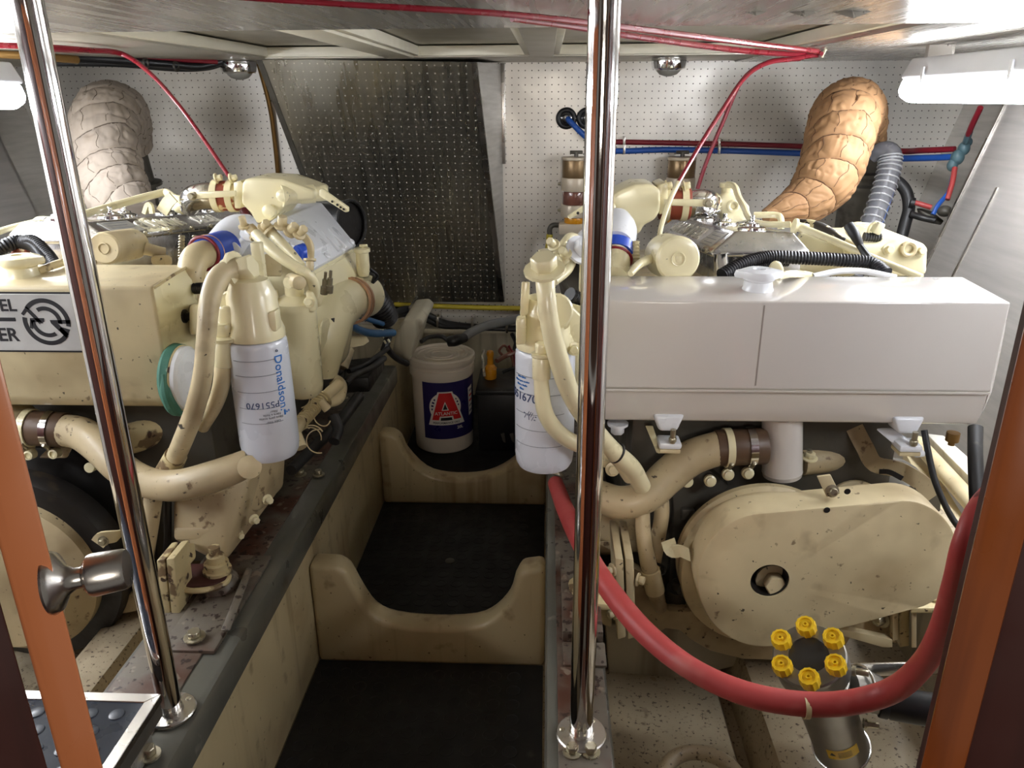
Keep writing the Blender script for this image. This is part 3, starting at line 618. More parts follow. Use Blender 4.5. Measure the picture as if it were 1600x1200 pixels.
# open triangular gusset at the right foot
arch([(1404, 926), (1421, 925), (1421, 1010), (1406, 1012)], 1.50, .12, .003, M['cream_c'], 'mount_plate')
arch([(1285, 985), (1300, 980), (1395, 1000), (1395, 1012), (1380, 1012)], 1.49, .02, .002, M['cream_d'], 'gusset'); arch([(1300, 975), (1404, 935), (1404, 1000), (1395, 1002), (1395, 950), (1312, 980)], 1.49, .02, .002, M['cream_d'], 'gusset')
ob('gusset_bolt', MB().bolt(at(1380, 967, 1.52), (-1, -.6, .1), .013, .02), M['bolt'], E)
ob('mount_foot', MB().hull(pt([(1424, 920, 1.58), (1490, 918, 1.58), (1500, 950, 1.44), (1424, 950, 1.44)])+[p+V((0, 0, -.014)) for p in pt([(1424, 920, 1.58), (1490, 918, 1.58), (1500, 950, 1.44), (1424, 950, 1.44)])], .003), M['cream_c'], E)
p = at(1466, 930, 1.5); ob('mount_nut', MB().bolt(p, (0, 0, 1), .022, .02), M['cream_c'], E); ob('mount_stud', MB().cyl(p, p+V((0, 0, .05)), .01), M['cream_c'], E)
ob('mount_web', MB().hull(pt([(1424, 952, 1.45), (1432, 952, 1.45), (1432, 1012, 1.47), (1424, 1012, 1.47), (1424, 952, 1.55), (1432, 1012, 1.55)]), .002), M['cream_d'], E)
# starter-side housing low at the left
ob('side_housing', MB().hull(pt([(930, 795, 1.66), (1000, 790, 1.62), (1005, 862, 1.62), (935, 868, 1.64), (930, 795, 2.1), (1000, 790, 2.1), (1005, 862, 2.1), (935, 868, 2.1)]), .012, 3), M['grime'], E)
ob('housing_rib', MB().hull(pt([(936, 846, 1.61), (1004, 842, 1.60), (1004, 862, 1.60), (936, 866, 1.61), (936, 850, 1.9), (1004, 850, 1.9)]), .006), M['grime'], E)
# oil filter and its head
ft = at(852, 542, 1.46); FR = m(47, ft); fh = ft.z-at(852, 724, 1.46).z
f = oil_filter(E, ft, fh, FR); A0 = head_face(ft); RS = FR*1.021
for y in (572, 598, 628, 652, 676): rule(f, ft, RS, A0-.25, at(830, y+4, 1.46).z, FR*1.9)
ob('part_number', text_mesh('P551670', m(19, ft), on_cyl(ft, RS, A0-.93, at(830, 608, 1.46).z, math.radians(-2))), M['inkd'], f)
for i, y in enumerate((578, 584, 590, 596)): ob('small_print', text_mesh(('Lube filter', 'Filtro para aceite', 'Filtre a huile', 'Filter')[i], m(4.6, ft), on_cyl(ft, RS, A0-.85, at(820, y, 1.46).z)), M['inkb'], f)
for i, y in enumerate((632, 637)): ob('pen_marks', text_mesh(('- /// -', '/ \\ /-')[i], m(12, ft), on_cyl(ft, RS, A0-.5, at(830, y, 1.46).z, -.2)), M['inkd'], f)
hd = MB(); hd.lathe(ft+V((0, 0, .002)), (0, 0, 1), [(FR*.97, 0), (FR*.97, .012), (FR*.84, .03), (FR*.8, .075), (FR*.6, .1), (FR*.2, .104)], 32)
hd.hull(pt([(815, 440, 1.42), (828, 440, 1.42), (826, 490, 1.42), (812, 500, 1.42), (815, 440, 1.5), (828, 440, 1.5), (826, 490, 1.5), (812, 500, 1.5)]), .003)
ob('filter_head', hd, M['cream'], E)
ob('head_rib', MB().slab([(806, 500), (822, 496), (822, 538), (806, 540)], 1.40, .03, .004), M['cream'], E)
ob('head_boss', MB().lathe(at(868, 486, 1.40), (.1, -1, .25), [(.034, -.04), (.034, 0), (.03, .004), (.022, .005)], 24), M['cream'], E)
ob('head_gusset', MB().prism(pt([(875, 460, 1.44), (912, 500, 1.46), (912, 545, 1.46), (880, 540, 1.44)]), (0, .02, 0), .002), M['cream'], E)
ob('pump_casting', MB().hull(pt([(880, 470, 1.52), (915, 480, 1.52), (940, 500, 1.56), (940, 650, 1.6), (905, 660, 1.6), (895, 560, 1.55)])+pt([(880, 470, 1.8), (940, 500, 1.8), (940, 650, 1.8), (905, 660, 1.8)]), .01), M['cream'], E)
for q in ((880, 504), (868, 541), (897, 545)): ob('head_bolt', MB().bolt(at(*q, 1.43), (0, -1, .1), .009, .01), M['cream'], E)
# lubricating-oil hoses
ob('banjo_fitting', MB().bolt(at(851, 424, 1.40), (-.1, -.35, 1), .026, .024), M['cream'], E)
ob('oil_hose', px_tube([(852, 428, 1.40), (853, 455, 1.375), (860, 510, 1.365), (874, 565, 1.37), (893, 618, 1.38), (920, 660, 1.40), (955, 702, 1.44), (986, 730, 1.48), (1003, 760, 1.52)], [16, 15, 15, 16, 15, 15, 15, 15, 14], 16), M['cream'], E)
ob('oil_hose', px_tube([(846, 555, 1.385), (846, 600, 1.38), (853, 648, 1.38), (880, 682, 1.40), (920, 700, 1.42), (960, 712, 1.46), (985, 745, 1.50)], [12, 12, 13, 13, 13, 12, 12], 16), M['cream'], E)
ob('hose_ferrule', MB().cyl(at(846, 558, 1.385), at(846, 592, 1.382), m(14.5, at(846, 570, 1.385)), bev=.002), M['cream'], E)
ob('hose_nut', MB().bolt(at(846, 556, 1.385), (0, 0, 1), .013, .02), M['cream'], E)
for q, d in (((964, 708, 1.45), (.8, .3, -.6)), ((1024, 889, 1.52), (.1, 0, 1))): p = at(*q); ob('tie_band', MB().ringband(p-V(d).normalized()*.002, p+V(d).normalized()*.002, m(17, p), m(14, p)), M['ink'], E)
ob('oil_hose', px_tube([(1003, 795, 1.54), (1006, 840, 1.52), (1014, 885, 1.50), (1024, 925, 1.50), (1032, 950, 1.52)], [12, 12, 13, 13, 10], 16), M['grime'], E)
ob('oil_hose', px_tube([(1030, 760, 1.60), (1034, 800, 1.58), (1028, 840, 1.57), (1020, 885, 1.56)], [13, 12, 12, 12], 16), M['grime'], E)
ob('hose_ferrule', MB().cyl(at(1016, 890, 1.498), at(1024, 925, 1.498), m(15, at(1020, 900, 1.5)), bev=.002), M['cream_d'], E)
ob('flat_link', strip([(940, 725, 1.60), (965, 728, 1.58), (985, 742, 1.57), (1000, 765, 1.57)], 12, .006), M['cream_d'], E); ob('link_bolt', MB().bolt(at(957, 733, 1.575), (0, -1, .2), .011), M['cream_d'], E)
# rocker cover and what stands on the head
rocker_cover(E, (1112, 394, 1.93), (1266, 393, 1.93), (1150, 361, 1.97), (1240, 364, 1.97), .95, -1, 'CUMMINS DIESEL')
ob('chrome_column', MB().cyl(at(1126, 395, 1.92), at(1127, 428, 1.92), m(11, at(1126, 400, 1.92)), n=20), M['chrome'], E)
ob('canister', MB().lathe(at(1060, 405, 1.75), at(1030, 396, 1.90)-at(1060, 405, 1.75), [(.03, -.003), (.038, -.003), (.047, -.001), (.0515, .004), (.052, .012), (.052, .10), (.045, .115), (.02, .12)], 40), M['cream'], E)
ob('canister_emblem', MB().torus(at(1060, 405, 1.745), (at(1060, 405, 1.75)-at(1030, 396, 1.90)), .015, .0018, 24, 6), M['cream'], E)
ob('emblem_square', MB().box(at(1060, 405, 1.747), (.014, .003, .014), None, .001), M['cream'], E)
# intake crossover bulb
ob('intake_elbow', MB().slab([(948, 313), (965, 300), (992, 288), (1018, 288), (1032, 296), (1032, 330), (1022, 345), (1006, 352), (1000, 366), (988, 366), (972, 348), (955, 340)], 2.14, .16, .022, 4), M['cream'], E)
for q in ((968, 341), (953, 325)): ob('elbow_boss', MB().lathe(at(*q, 2.14), (0, -1, .1), [(.016, -.01), (.016, .008), (.011, .012), (.006, .012)], 16), M['cream'], E)
ob('elbow_flange', MB().slab([(1027, 290), (1040, 285), (1044, 288), (1042, 332), (1030, 336)], 2.16, .12, .004), M['cream'], E)
def xcyl(a, b, rpx, bev=.004, n=28): a, b = at(*a), at(*b); return MB().cyl(a, b, m(rpx, a), m(rpx, b), bev, n)
ob('silicone_hose', xcyl((1030, 318, 2.22), (1078, 318, 2.22), 25), M['rsil'], E, 'oxide red hose with overspray')
for x in (1040, 1068): p = at(x, 318, 2.22); ob('hose_clamp', MB().ringband(p-V((.009, 0, 0)), p+V((.009, 0, 0)), m(27, p), m(24, p)), M['cream'], E); ob('clamp_screw', MB().bolt(at(x, 291, 2.2), (1, 0, .2), .011, .014), M['cream'], E)
ob('intake_pipe', px_tube([(1075, 318, 2.22), (1095, 318, 2.22), (1108, 318, 2.28), (1115, 324, 2.36)], [22, 22, 20, 14], 24), M['chrome'], E, 'polished metal elbow')
ob('tie_bar', MB().slab([(1038, 311), (1116, 312), (1116, 324), (1038, 321)], 2.13, .008, .002), M['cream'], E); ob('bar_bolt', MB().bolt(at(1106, 317, 2.13), (0, -1, 0), .009), M['bolt'], E)
ob('lever', MB().slab([(886, 338), (925, 312), (945, 303), (946, 313), (890, 343)], 2.05, .01, .003), M['cream'], E)
for q in ((917, 325), (903, 333)): ob('lever_hole', MB().lathe(at(*q, 2.049), (0, -1, 0), [(.004, 0), (.0035, .001)], 10), M['dark'], E)
ob('thermostat_housing', MB().hull(pt([(1122, 300, 2.35), (1150, 300, 2.35), (1172, 322, 2.35), (1170, 345, 2.35), (1124, 350, 2.35), (1130, 296, 2.45), (1160, 310, 2.45), (1170, 345, 2.5), (1124, 350, 2.5)]), .02, 3), M['cream'], E)
ob('vent_stub', MB().lathe(at(1136, 302, 2.38), (0, 0, 1), [(.018, 0), (.018, .016), (.024, .018), (.024, .03), (.01, .032)], 16), M['cream'], E)
ob('housing_eye', MB().torus(at(1146, 322, 2.345), (0, -1, .1), .014, .005, 20, 8), M['cream'], E)
ob('fuel_pipe', px_tube([(1137, 288, 2.36), (1148, 292, 2.32), (1154, 308, 2.28), (1162, 322, 2.24), (1172, 342, 2.20), (1192, 350, 2.16), (1235, 351, 2.12)], 5, 10), M['cream'], E)
ob('fuel_pipe', px_tube([(1178, 336, 2.3), (1212, 336, 2.28), (1220, 342, 2.26), (1220, 358, 2.25)], 5, 10), M['cream'], E)
ob('long_pipe', px_tube([(1245, 353, 2.10), (1300, 375, 2.0), (1360, 402, 1.90), (1440, 434, 1.80)], 6, 12, k=2), M['cream'], E)
ob('pipe_union', MB().bolt(at(1240, 353, 2.10), (1, 0, -.2), .014, .03), M['cream'], E)
# casting and wiring at the right of the head
ob('exhaust_manifold', MB().hull(pt([(1246, 362, 2.2), (1300, 366, 2.15), (1338, 385, 2.05), (1338, 432, 2.05), (1240, 430, 2.1), (1250, 365, 2.6), (1330, 385, 2.6), (1330, 430, 2.6)]), .015, 3), M['cream'], E)
ob('manifold_end', MB().slab([(1340, 384), (1380, 384), (1405, 372), (1435, 378), (1452, 384), (1450, 432), (1400, 434), (1345, 420)], 1.95, .3, .015, 3), M['cream'], E)
ob('end_eye', MB().torus(at(1420, 389, 1.945), (0, -1, .15), .016, .006, 20, 8), M['cream_d'], E)
for q in ((1388, 390), (1438, 392)): ob('manifold_bolt', MB().bolt(at(*q, 1.95), (0, -1, .2), .010, .012), M['cream'], E)
ob('lagged_cable', px_tube([(1250, 350, 2.2), (1275, 354, 2.15), (1300, 366, 2.1), (1325, 380, 2.05)], [8, 9, 8, 4], 12), mat('scuffed_black_sleeve', (48, 44, 40), .5, spots=[((214, 200, 156), .56, 34, .05, .95)]), E, 'black sleeve splashed with cream')
ob('sensor_plug', px_tube([(1326, 352, 1.95), (1336, 368, 1.93), (1346, 388, 1.92)], [8, 8, 5], 12), M['black'], E); ob('tape_band', MB().cyl(at(1329, 358, 1.945), at(1333, 364, 1.945), m(9, at(1330, 360, 1.945))), M['tie'], E)
ob('wire_loom', px_tube([(1344, 384, 1.92), (1352, 396, 1.90), (1360, 404, 1.88)], [5, 6, 4], 10), M['black'], E)
ob('wire_plug', MB().box(at(1371, 356, 2.0), (.02, .03, .03), Matrix.Rotation(.4, 3, 'Y'), .004), M['tie'], E)
ob('short_conduit', MB().corr(pt([(1350, 370, 2.0), (1376, 371, 2.0)]), .012, .006), M['conduit'], E); ob('wire_loop', px_tube([(1376, 371, 2.0), (1392, 378, 2.0), (1410, 382, 2.0)], 3, 8), M['cream'], E); ob('wire_loop', px_tube([(1356, 372, 2.0), (1358, 355, 2.0), (1368, 348, 2.0), (1374, 352, 2.0)], 2, 8), M['cream'], E)
ob('black_conduit', MB().corr(pt([(1128, 430, 1.76), (1160, 412, 1.80), (1200, 402, 1.84), (1250, 403, 1.84), (1310, 406, 1.84), (1360, 411, 1.84), (1385, 428, 1.80)]), .0165, .0075), M['conduit'], E, 'black corrugated conduit')
ob('black_conduit', MB().corr(pt([(1150, 432, 1.78), (1185, 414, 1.83), (1230, 410, 1.86)]), .010, .006), M['conduit'], E)
ob('elbow_knob', MB().hull(pt([(1200, 420, 1.78), (1204, 410, 1.78), (1212, 406, 1.78), (1220, 409, 1.78), (1225, 420, 1.78), (1225, 428, 1.78), (1200, 428, 1.78)])+pt([(1202, 414, 1.82), (1222, 414, 1.82), (1225, 428, 1.82)]), .006, 3), M['cream'], E)
ob('white_pipe', px_tube([(1270, 432, 1.78), (1310, 424, 1.80), (1350, 424, 1.80), (1400, 434, 1.78)], 5, 10), M['wpaint'], E)
# aisle-side parts behind the pole
ob('aftercooler_cover', MB().hull(pt([(938, 330, 2.45), (872, 395, 2.35), (860, 420, 1.85), (922, 352, 1.92), (985, 372, 1.95), (972, 352, 2.3)]), .006), M['wpaint'], E, 'white flat cover plate')
ob('cover_rib', MB().hull(pt([(930, 342, 2.28), (880, 392, 2.2), (884, 394, 2.15), (934, 346, 2.2), (931, 340, 2.25)]), .003), M['wpaint'], E)
ob('aftercooler_body', MB().hull(pt([(866, 415, 1.95), (955, 380, 2.0), (985, 430, 1.9), (900, 470, 1.8), (866, 415, 2.4), (955, 380, 2.5), (990, 430, 2.4), (880, 470, 2.3)]), .01), M['greyd'], E)
ob('turbo_casting', px_tube([(962, 345, 1.98), (965, 362, 1.94), (962, 385, 1.88)], [24, 30, 28], 24), M['wpaint'], E, 'white casting')
ob('blue_sleeve', px_tube([(963, 385, 1.87), (962, 398, 1.85)], [28, 27], 26), M['bsil'], E, 'blue silicone sleeve')
p = at(961, 405, 1.835); ob('sleeve_lip', MB().torus(p, at(961, 405, 1.835)-at(963, 385, 1.87), m(25, p), m(3, p), 28, 8), M['redp'], E)
ob('water_elbow', px_tube([(961, 402, 1.84), (960, 418, 1.80), (958, 436, 1.76)], [24, 24, 24], 24), M['cream'], E)
ob('hose_tail', px_tube([(985, 428, 1.70), (1000, 412, 1.74), (1022, 402, 1.80), (1032, 396, 1.82)], [5, 7, 8, 8], 12), M['cream'], E)
ob('spring_fitting', MB().corr(pt([(992, 378, 1.86), (993, 412, 1.84)]), .012, .008, .2), M['cream'], E)
for a in (((868, 400, 1.82), (888, 372, 1.86), (900, 372, 1.88)), ((880, 415, 1.78), (898, 390, 1.80), (915, 378, 1.84)), ((866, 440, 1.70), (885, 425, 1.74), (893, 412, 1.80))):
    ob('short_hose', px_tube(list(a), 7, 12), M['cream'], E)
ob('hex_union', MB().bolt(at(905, 392, 1.80), (.4, -.6, .5), .024, .03), M['wpaint'], E)
for q in ((866, 384), (885, 398), (876, 410)): ob('small_fitting', MB().bolt(at(*q, 1.78), (-.4, -.6, .5), .010, .02), M['cream'], E)
ob('grease_cup', MB().lathe(at(858, 420, 1.9), (0, 0, 1), [(.022, -.02), (.022, .034), (.028, .036), (.028, .046), (.02, .048)], 20), M['cream'], E)
ob('spring_conduit', MB().corr(pt([(890, 460, 1.6), (905, 468, 1.62), (915, 470, 1.66)]), .016, .01, .2), M['black'], E)
ob('upright_post', MB().box(at(912, 415, 1.80), (.02, .03, .12), None, .003), M['cream'], E)
ob('side_pipe', px_tube([(905, 545, 1.55), (905, 640, 1.55)], 5, 10), M['cream'], E)

# ------------------------------------------------------------------ left (port) engine
E = thing('marine_engine', V((-1.1, 2.2, .5)), 'left diesel engine in soiled cream with a lettered plate on its header tank', 'engine', 'twin marine engines')
LE = E
ob('engine_block', MB().hull([V((x, 1.66, z))+d for x, z in ((-1.45, .38), (-1.45, .9), (-.80, .38), (-.80, .9), (-1.35, 1.0), (-.9, 1.0)) for d in (V((0, 0, 0)), EAX*1.35)], .015), M['greyd'], E, 'dark greasy iron block')
ob('cylinder_head', MB().hull([V((x, 1.84, z))+d for x, z in ((-1.36, .92), (-1.36, 1.07), (-.86, .92), (-.86, 1.07)) for d in (V((0, 0, 0)), EAX*1.15)], .012), M['cream_d'], E)
x1 = at(238, 448, 1.5).x; zt, zb = at(238, 448, 1.5).z, at(240, 641, 1.5).z; x0 = x1-.82; yb = atz(283, 414, zt+.006).y
prof = [(1.5, zt), (1.5, zb+.085), (1.506, zb+.07), (1.512, zb+.02), (1.53, zb-.004), (1.6, zb-.012), (yb, zb-.012), (yb, zt+.008)]
tank = ob('header_tank', MB().prism([V((x0, y, z)) for y, z in prof], (x1-x0, 0, 0), .008, 3), M['cream_d'], E, 'soiled cream tank')
ob('end_cap', MB().hull([V((x1-.001, y, z)) for y, z in prof]+[V((x1+.014, y, z)) for y, z in ((1.56, zb+.05), (yb-.03, zb+.05), (yb-.03, zt-.02), (1.56, zt-.06))], .006), M['cream'], tank)
for y, z in ((1.506, zt-.004), ): ob('weld_seam', MB().tube([V((x1-.001, y, z)), V((x1, 1.6, zt+.004)), V((x1, yb, zt+.008))], .0035, 8), M['cream_c'], tank)
p = V((x1+.012, 1.585, at(265, 495, 1.58).z)); ob('side_plug', MB().bolt(p, (1, 0, 0), .010, .024), M['dark'], tank)
pc = V((x1+.012, 1.52, at(281, 590, 1.52).z)); pr = .068
ob('gasket', MB().lathe(pc, (1, 0, 0), [(pr*1.02, -.012), (pr*1.1, -.004), (pr*1.06, .010), (pr*.9, .012)], 40), M['teal'], tank, 'blue-green sealant bulging round the port')
gb = MB(); gb.tube([pc+V((.002, -.062, .03)), pc+V((.004, -.068, -.01)), pc+V((.004, -.05, -.05)), pc+V((0, -.02, -.075))], [.006, .012, .014, .007], 10); ob('sealant_bead', gb, M['teal'], tank)
ob('port_cover', MB().lathe(pc, (1, 0, 0), [(pr, .008), (pr*1.01, .014), (pr, .022), (pr*.9, .028), (pr*.3, .032), (.001, .033)], 44), M['wpaint'], tank, 'white round cover')
ob('cover_rust_ring', MB().torus(pc+V((.011, 0, 0)), (1, 0, 0), pr*1.0, .003, 40, 8), M['cream_c'], tank)
c = atz(30, 432, zt+.004); radiator_cap(tank, V((c.x, 1.585, zt+.004)), M['cream'], .036)
ob('overflow_hose', px_tube([(60, 424, 1.6), (85, 414, 1.63), (110, 408, 1.68), (150, 412, 1.72)], 6), M['cream_c'], tank)
# lettered plate
o = V((0, 1.499, 0)); sx1, sx0 = at(129, 500, 1.5).x, at(129, 500, 1.5).x-.52; sz1, sz0 = at(60, 459, 1.5).z, at(60, 547, 1.5).z
def rrect(x0, x1, z0, z1, r, y):
    P = []
    for cx, cz, a0 in ((x1-r, z1-r, 0), (x0+r, z1-r, 90), (x0+r, z0+r, 180), (x1-r, z0+r, 270)):
        for i in range(5): a = math.radians(a0+i*22.5); P.append(V((cx+r*math.cos(a), y, cz+r*math.sin(a))))
    return P
ob('plate_border', MB().prism(rrect(sx0-.004, sx1+.004, sz0-.004, sz1+.004, .008, 1.4985), (0, .002, 0)), M['ink'], tank)
sg = ob('sign_plate', MB().prism(rrect(sx0, sx1, sz0, sz1, .006, 1.4965), (0, .003, 0), .0006, 1), M['signp'], tank, 'scuffed silver plate with black lettering')
pl = lambda px, py: V((at(px, py, 1.4965).x, 1.4963, at(px, py, 1.4965).z))
def bold(w, px, py, hpx):
    q = pl(px, py); s = m(hpx, q)*1.42
    ob('lettering', text_mesh(w, s, on_plane(q, (1, 0, 0), (0, 0, 1)), .0005, 'RIGHT', .022), M['ink'], sg)
bold('DIESEL', 25, 478, 19); bold('POWER', 29, 524, 21)
mb = MB(); a, b = pl(-300, 499), pl(25, 502); mb.bx(a.x, b.x, 1.4958, 1.4964, b.z, b.z+m(6, b)); ob('plate_bar', mb, M['ink'], sg)
cc = pl(73, 503); u = m(1, cc)
def arc(r0, r1, a0, a1, n=24):
    mb = MB(); mb.rings([[cc+V((r*u*math.cos(a), q, r*u*math.sin(a))) for r, q in ((r0, 0), (r0, -.0005), (r1, -.0005), (r1, 0))] for a in [math.radians(a0+(a1-a0)*i/n) for i in range(n+1)]]); return mb
ob('emblem_arc', arc(31, 38, -12, 142), M['ink'], sg); ob('emblem_arc', arc(31, 38, 168, 322), M['ink'], sg)
ob('emblem_arc', arc(18.5, 25, -8, 120), M['ink'], sg); ob('emblem_arc', arc(18.5, 25, 172, 300), M['ink'], sg)
def flat(px): return MB().prism([pl(a, b) for a, b in px], (0, -.0005, 0))
ob('emblem_arrow', flat([(33, 490), (41, 478), (68, 505), (63, 505), (63, 507), (42, 486), (37, 493)]), M['ink'], sg)
ob('emblem_arrow', flat([(78, 500), (110, 500), (110, 506), (90, 505), (108, 522), (104, 528), (80, 505)]), M['ink'], sg)
ob('emblem_arrow', flat([(47, 497), (69, 497), (69, 503), (52, 503), (52, 514), (47, 512)]), M['ink'], sg)
ob('emblem_arrow', flat([(96, 511), (110, 515), (104, 528), (92, 515)]), M['ink'], sg)
# canister and cover
a, b = at(163, 388, 1.78), at(213, 380, 1.95); r = m(25.5, a)
ob('canister', MB().lathe(a, b-a, [(.02, -.002), (r*.88, -.003), (r*.97, 0), (r, .006), (r, .15), (r*.9, .165), (r*.5, .17)], 40), M['cream_d'], E)
ob('canister_emblem', MB().torus(a-(b-a).normalized()*.004, b-a, r*.32, .0018, 24, 6), M['cream_d'], E)
ob('canister_neck', px_tube([(226, 388, 1.92), (245, 393, 1.93), (258, 395, 1.94)], [10, 9, 8], 14), M['cream_d'], E); ob('canister_foot', MB().hull(pt([(236, 400, 1.9), (268, 398, 1.9), (270, 414, 1.9), (236, 414, 1.9), (240, 398, 1.98), (266, 414, 1.98)]), .006), M['cream_d'], E)
rocker_cover(E, (2, 376, 1.93), (166, 372, 1.93), (32, 347, 1.97), (134, 347, 1.97), 1.0, 1, 'CUMMINS DIESEL')
ob('black_conduit', MB().corr(pt([(-20, 400, 1.75), (8, 384, 1.78), (30, 378, 1.80), (55, 384, 1.78), (75, 410, 1.72)]), .018, .0075), M['conduit'], E, 'black corrugated conduit')
ob('conduit_branch', MB().corr(pt([(30, 378, 1.80), (52, 376, 1.78), (74, 396, 1.74), (88, 416, 1.70)]), .014, .0075), M['conduit'], E)
ob('copper_elbow', px_tube([(22, 400, 1.80), (30, 391, 1.80), (44, 390, 1.80)], 6, 12), M['rsil'], E)
ob('long_pipe', px_tube([(-10, 365, 1.9), (18, 356, 2.0), (60, 346, 2.2)], 5, 10), M['cream'], E)
ob('manifold_end', MB().hull(pt([(48, 346, 2.2), (56, 338, 2.2), (90, 338, 2.2), (96, 348, 2.2), (48, 346, 2.4), (90, 338, 2.5), (96, 350, 2.5)]), .01), M['cream'], E)
ob('fuel_pipe', px_tube([(128, 336, 2.1), (190, 318, 2.3), (250, 302, 2.45), (262, 302, 2.45), (272, 309, 2.42), (288, 313, 2.38)], 6, 10, k=3), M['cream'], E)
ob('lifting_eye', strip([(224, 334, 2.3), (229, 320, 2.3), (234, 322, 2.3), (236, 334, 2.3)], 6, .014), M['cream'], E)
ob('flat_strut', strip([(252, 332, 2.32), (262, 316, 2.32), (270, 308, 2.32)], 18, .008), M['cream'], E)
ob('thermostat_housing', MB().ball(at(287, 322, 2.42), m(16, at(287, 322, 2.42)), (1.1, 1, .8)), M['cream'], E)
# turbocharger intake
ob('intake_elbow', MB().slab([(378, 286), (384, 279), (400, 278), (440, 280), (468, 290), (490, 298), (490, 312), (462, 314), (448, 318), (430, 340), (412, 350), (397, 348), (393, 335), (376, 318)], 2.14, .16, .02, 4), M['cream'], E)
ob('elbow_snout', MB().lathe(at(440, 306, 2.14), at(502, 302, 2.2)-at(440, 306, 2.14), [(.03, 0), (.024, .02), (.024, .05), (.026, .052), (.026, .09), (.022, .094), (.022, .125), (.012, .13)], 24), M['cream'], E)
for q in ((443, 306), (421, 330)): ob('elbow_boss', MB().lathe(at(*q, 2.13), (0, -1, .1), [(.018, -.01), (.018, .008), (.012, .012), (.006, .012)], 18), M['cream'], E)
ob('elbow_flange', MB().slab([(364, 285), (376, 282), (380, 288), (376, 326), (366, 326)], 2.16, .12, .004), M['cream'], E)
ob('silicone_hose', xcyl((334, 306, 2.22), (372, 306, 2.22), 23), M['rsil'], E, 'oxide red hose with overspray')
for x in (341, 364): p = at(x, 306, 2.22); ob('hose_clamp', MB().ringband(p-V((.009, 0, 0)), p+V((.009, 0, 0)), m(25, p), m(22, p)), M['cream'], E); ob('clamp_screw', MB().bolt(at(x-4, 279, 2.2), (1, 0, .2), .010, .014), M['cream'], E)
ob('intake_pipe', px_tube([(336, 306, 2.22), (318, 306, 2.22), (301, 311, 2.24), (296, 322, 2.34)], [20, 20, 19, 15], 24), M['chrome'], E, 'polished metal elbow')
ob('tie_bar', MB().slab([(294, 300), (368, 298), (368, 307), (294, 312)], 2.12, .008, .002), M['cream'], E); ob('bar_bolt', MB().bolt(at(300, 306, 2.12), (0, -1, 0), .009), M['bolt'], E)
ob('lever', MB().slab([(499, 296), (504, 295), (545, 324), (545, 331), (539, 332), (498, 306)], 2.1, .010, .003), M['cream'], E)
for q in ((519, 315), (527, 320), (532, 324), (537, 327)): ob('lever_hole', MB().lathe(at(*q, 2.0985), (0, -1, 0), [(.0035, 0), (.003, .001)], 10), M['dark'], E)
ob('drain_leg', px_tube([(382, 330, 2.3), (390, 345, 2.25), (396, 356, 2.2)], [7, 8, 8], 12), M['redp'], E)
# aftercooler with its white cover plate
A = pt([(414, 353, 1.98), (486, 422, 1.92), (557, 383, 2.40), (502, 316, 2.46), (461, 317, 2.44)])
n_ = (A[1]-A[0]).cross(A[3]-A[0]).normalized(); n_ = n_ if n_.z > 0 else -n_
ob('aftercooler_cover', MB().hull(A+[p-n_*.016 for p in A], .004), M['wpaint'], E, 'white ribbed cover plate')
u_ = (A[2]-A[1]); s_ = (A[0]-A[1])
def onpl(a, b, h=.0): return A[1]+u_*a+s_*b+n_*h
for a in (.60, .74): ob('cover_rib', MB().hull([onpl(q, bb, h) for q in (a-.018, a+.018) for bb in (.04, .96) for h in (0, .012)], .004), M['wpaint'], E)
ob('cover_groove', MB().hull([onpl(q, bb, h) for q in (.865, .885) for bb in (.12, .82) for h in (.0005, .002)]), M['inkg'], E)
ob('raised_panel', MB().hull([onpl(q, bb, h) for q, bb in ((.08, .15), (.08, .85), (.52, .85), (.52, .15)) for h in (0,)]+[onpl(q, bb, .018) for q, bb in ((.12, .2), (.12, .8), (.48, .8), (.48, .2))], .005), M['wpaint'], E)
for a, b in ((.05, .08), (.05, .5), (.05, .92), (.36, .07), (.36, .93), (.68, .06), (.95, .1), (.95, .5), (.95, .9), (.52, .3), (.52, .7)): ob('cover_bolt', MB().lathe(onpl(a, b), n_, [(.011, 0), (.011, .006), (.008, .009)], 14), M['wpaint'], E)
lower = [p-n_*.016 for p in (A[1], A[2])]
ob('aftercooler_body', MB().hull([A[0]-n_*.016, A[3]-n_*.016, A[0]-n_*.2, A[3]-n_*.2]+lower+pt([(500, 480, 1.96), (575, 425, 2.40), (578, 445, 2.40), (560, 470, 2.38), (505, 490, 1.98)]), .018, 3), M['cream'], E, 'cream casing under the cover')
for a in (.28, .62): q = onpl(a, -.02, -.03); ob('casing_notch', MB().box(q, (.012, .026, .014), None, .002), M['dark'], E)
q = onpl(.5, -.01, -.022); ob('casing_flange', MB().hull([onpl(a, b, h) for a in (0, 1) for b in (-.05, .03) for h in (-.028, -.017)], .003), M['cream'], E)
for q in ((507, 448), (515, 446)): p = at(*q, 1.93); ob('copper_stud', MB().lathe(p, V((.2, -.1, 1)), [(.010, -.02), (.010, .0), (.007, .002), (.007, .02), (.004, .021), (.004, .04)], 12), M['bolt'], E)
ob('charge_pipe', px_tube([(568, 462, 2.36), (545, 468, 2.22), (515, 490, 2.05), (498, 530, 1.98), (492, 585, 1.96)], [34, 33, 40, 44, 34], 28, fn=lambda t, a: 1), M['cream'], E, 'fat cream elbow')
ob('heat_shield', MB().hull(pt([(500, 500, 1.90), (545, 475, 2.05), (553, 500, 2.05), (540, 560, 2.05), (500, 592, 1.92), (498, 540, 1.88)])+pt([(500, 500, 2.1), (545, 475, 2.2), (545, 560, 2.2), (500, 592, 2.1)]), .02, 3), M['cream'], E)
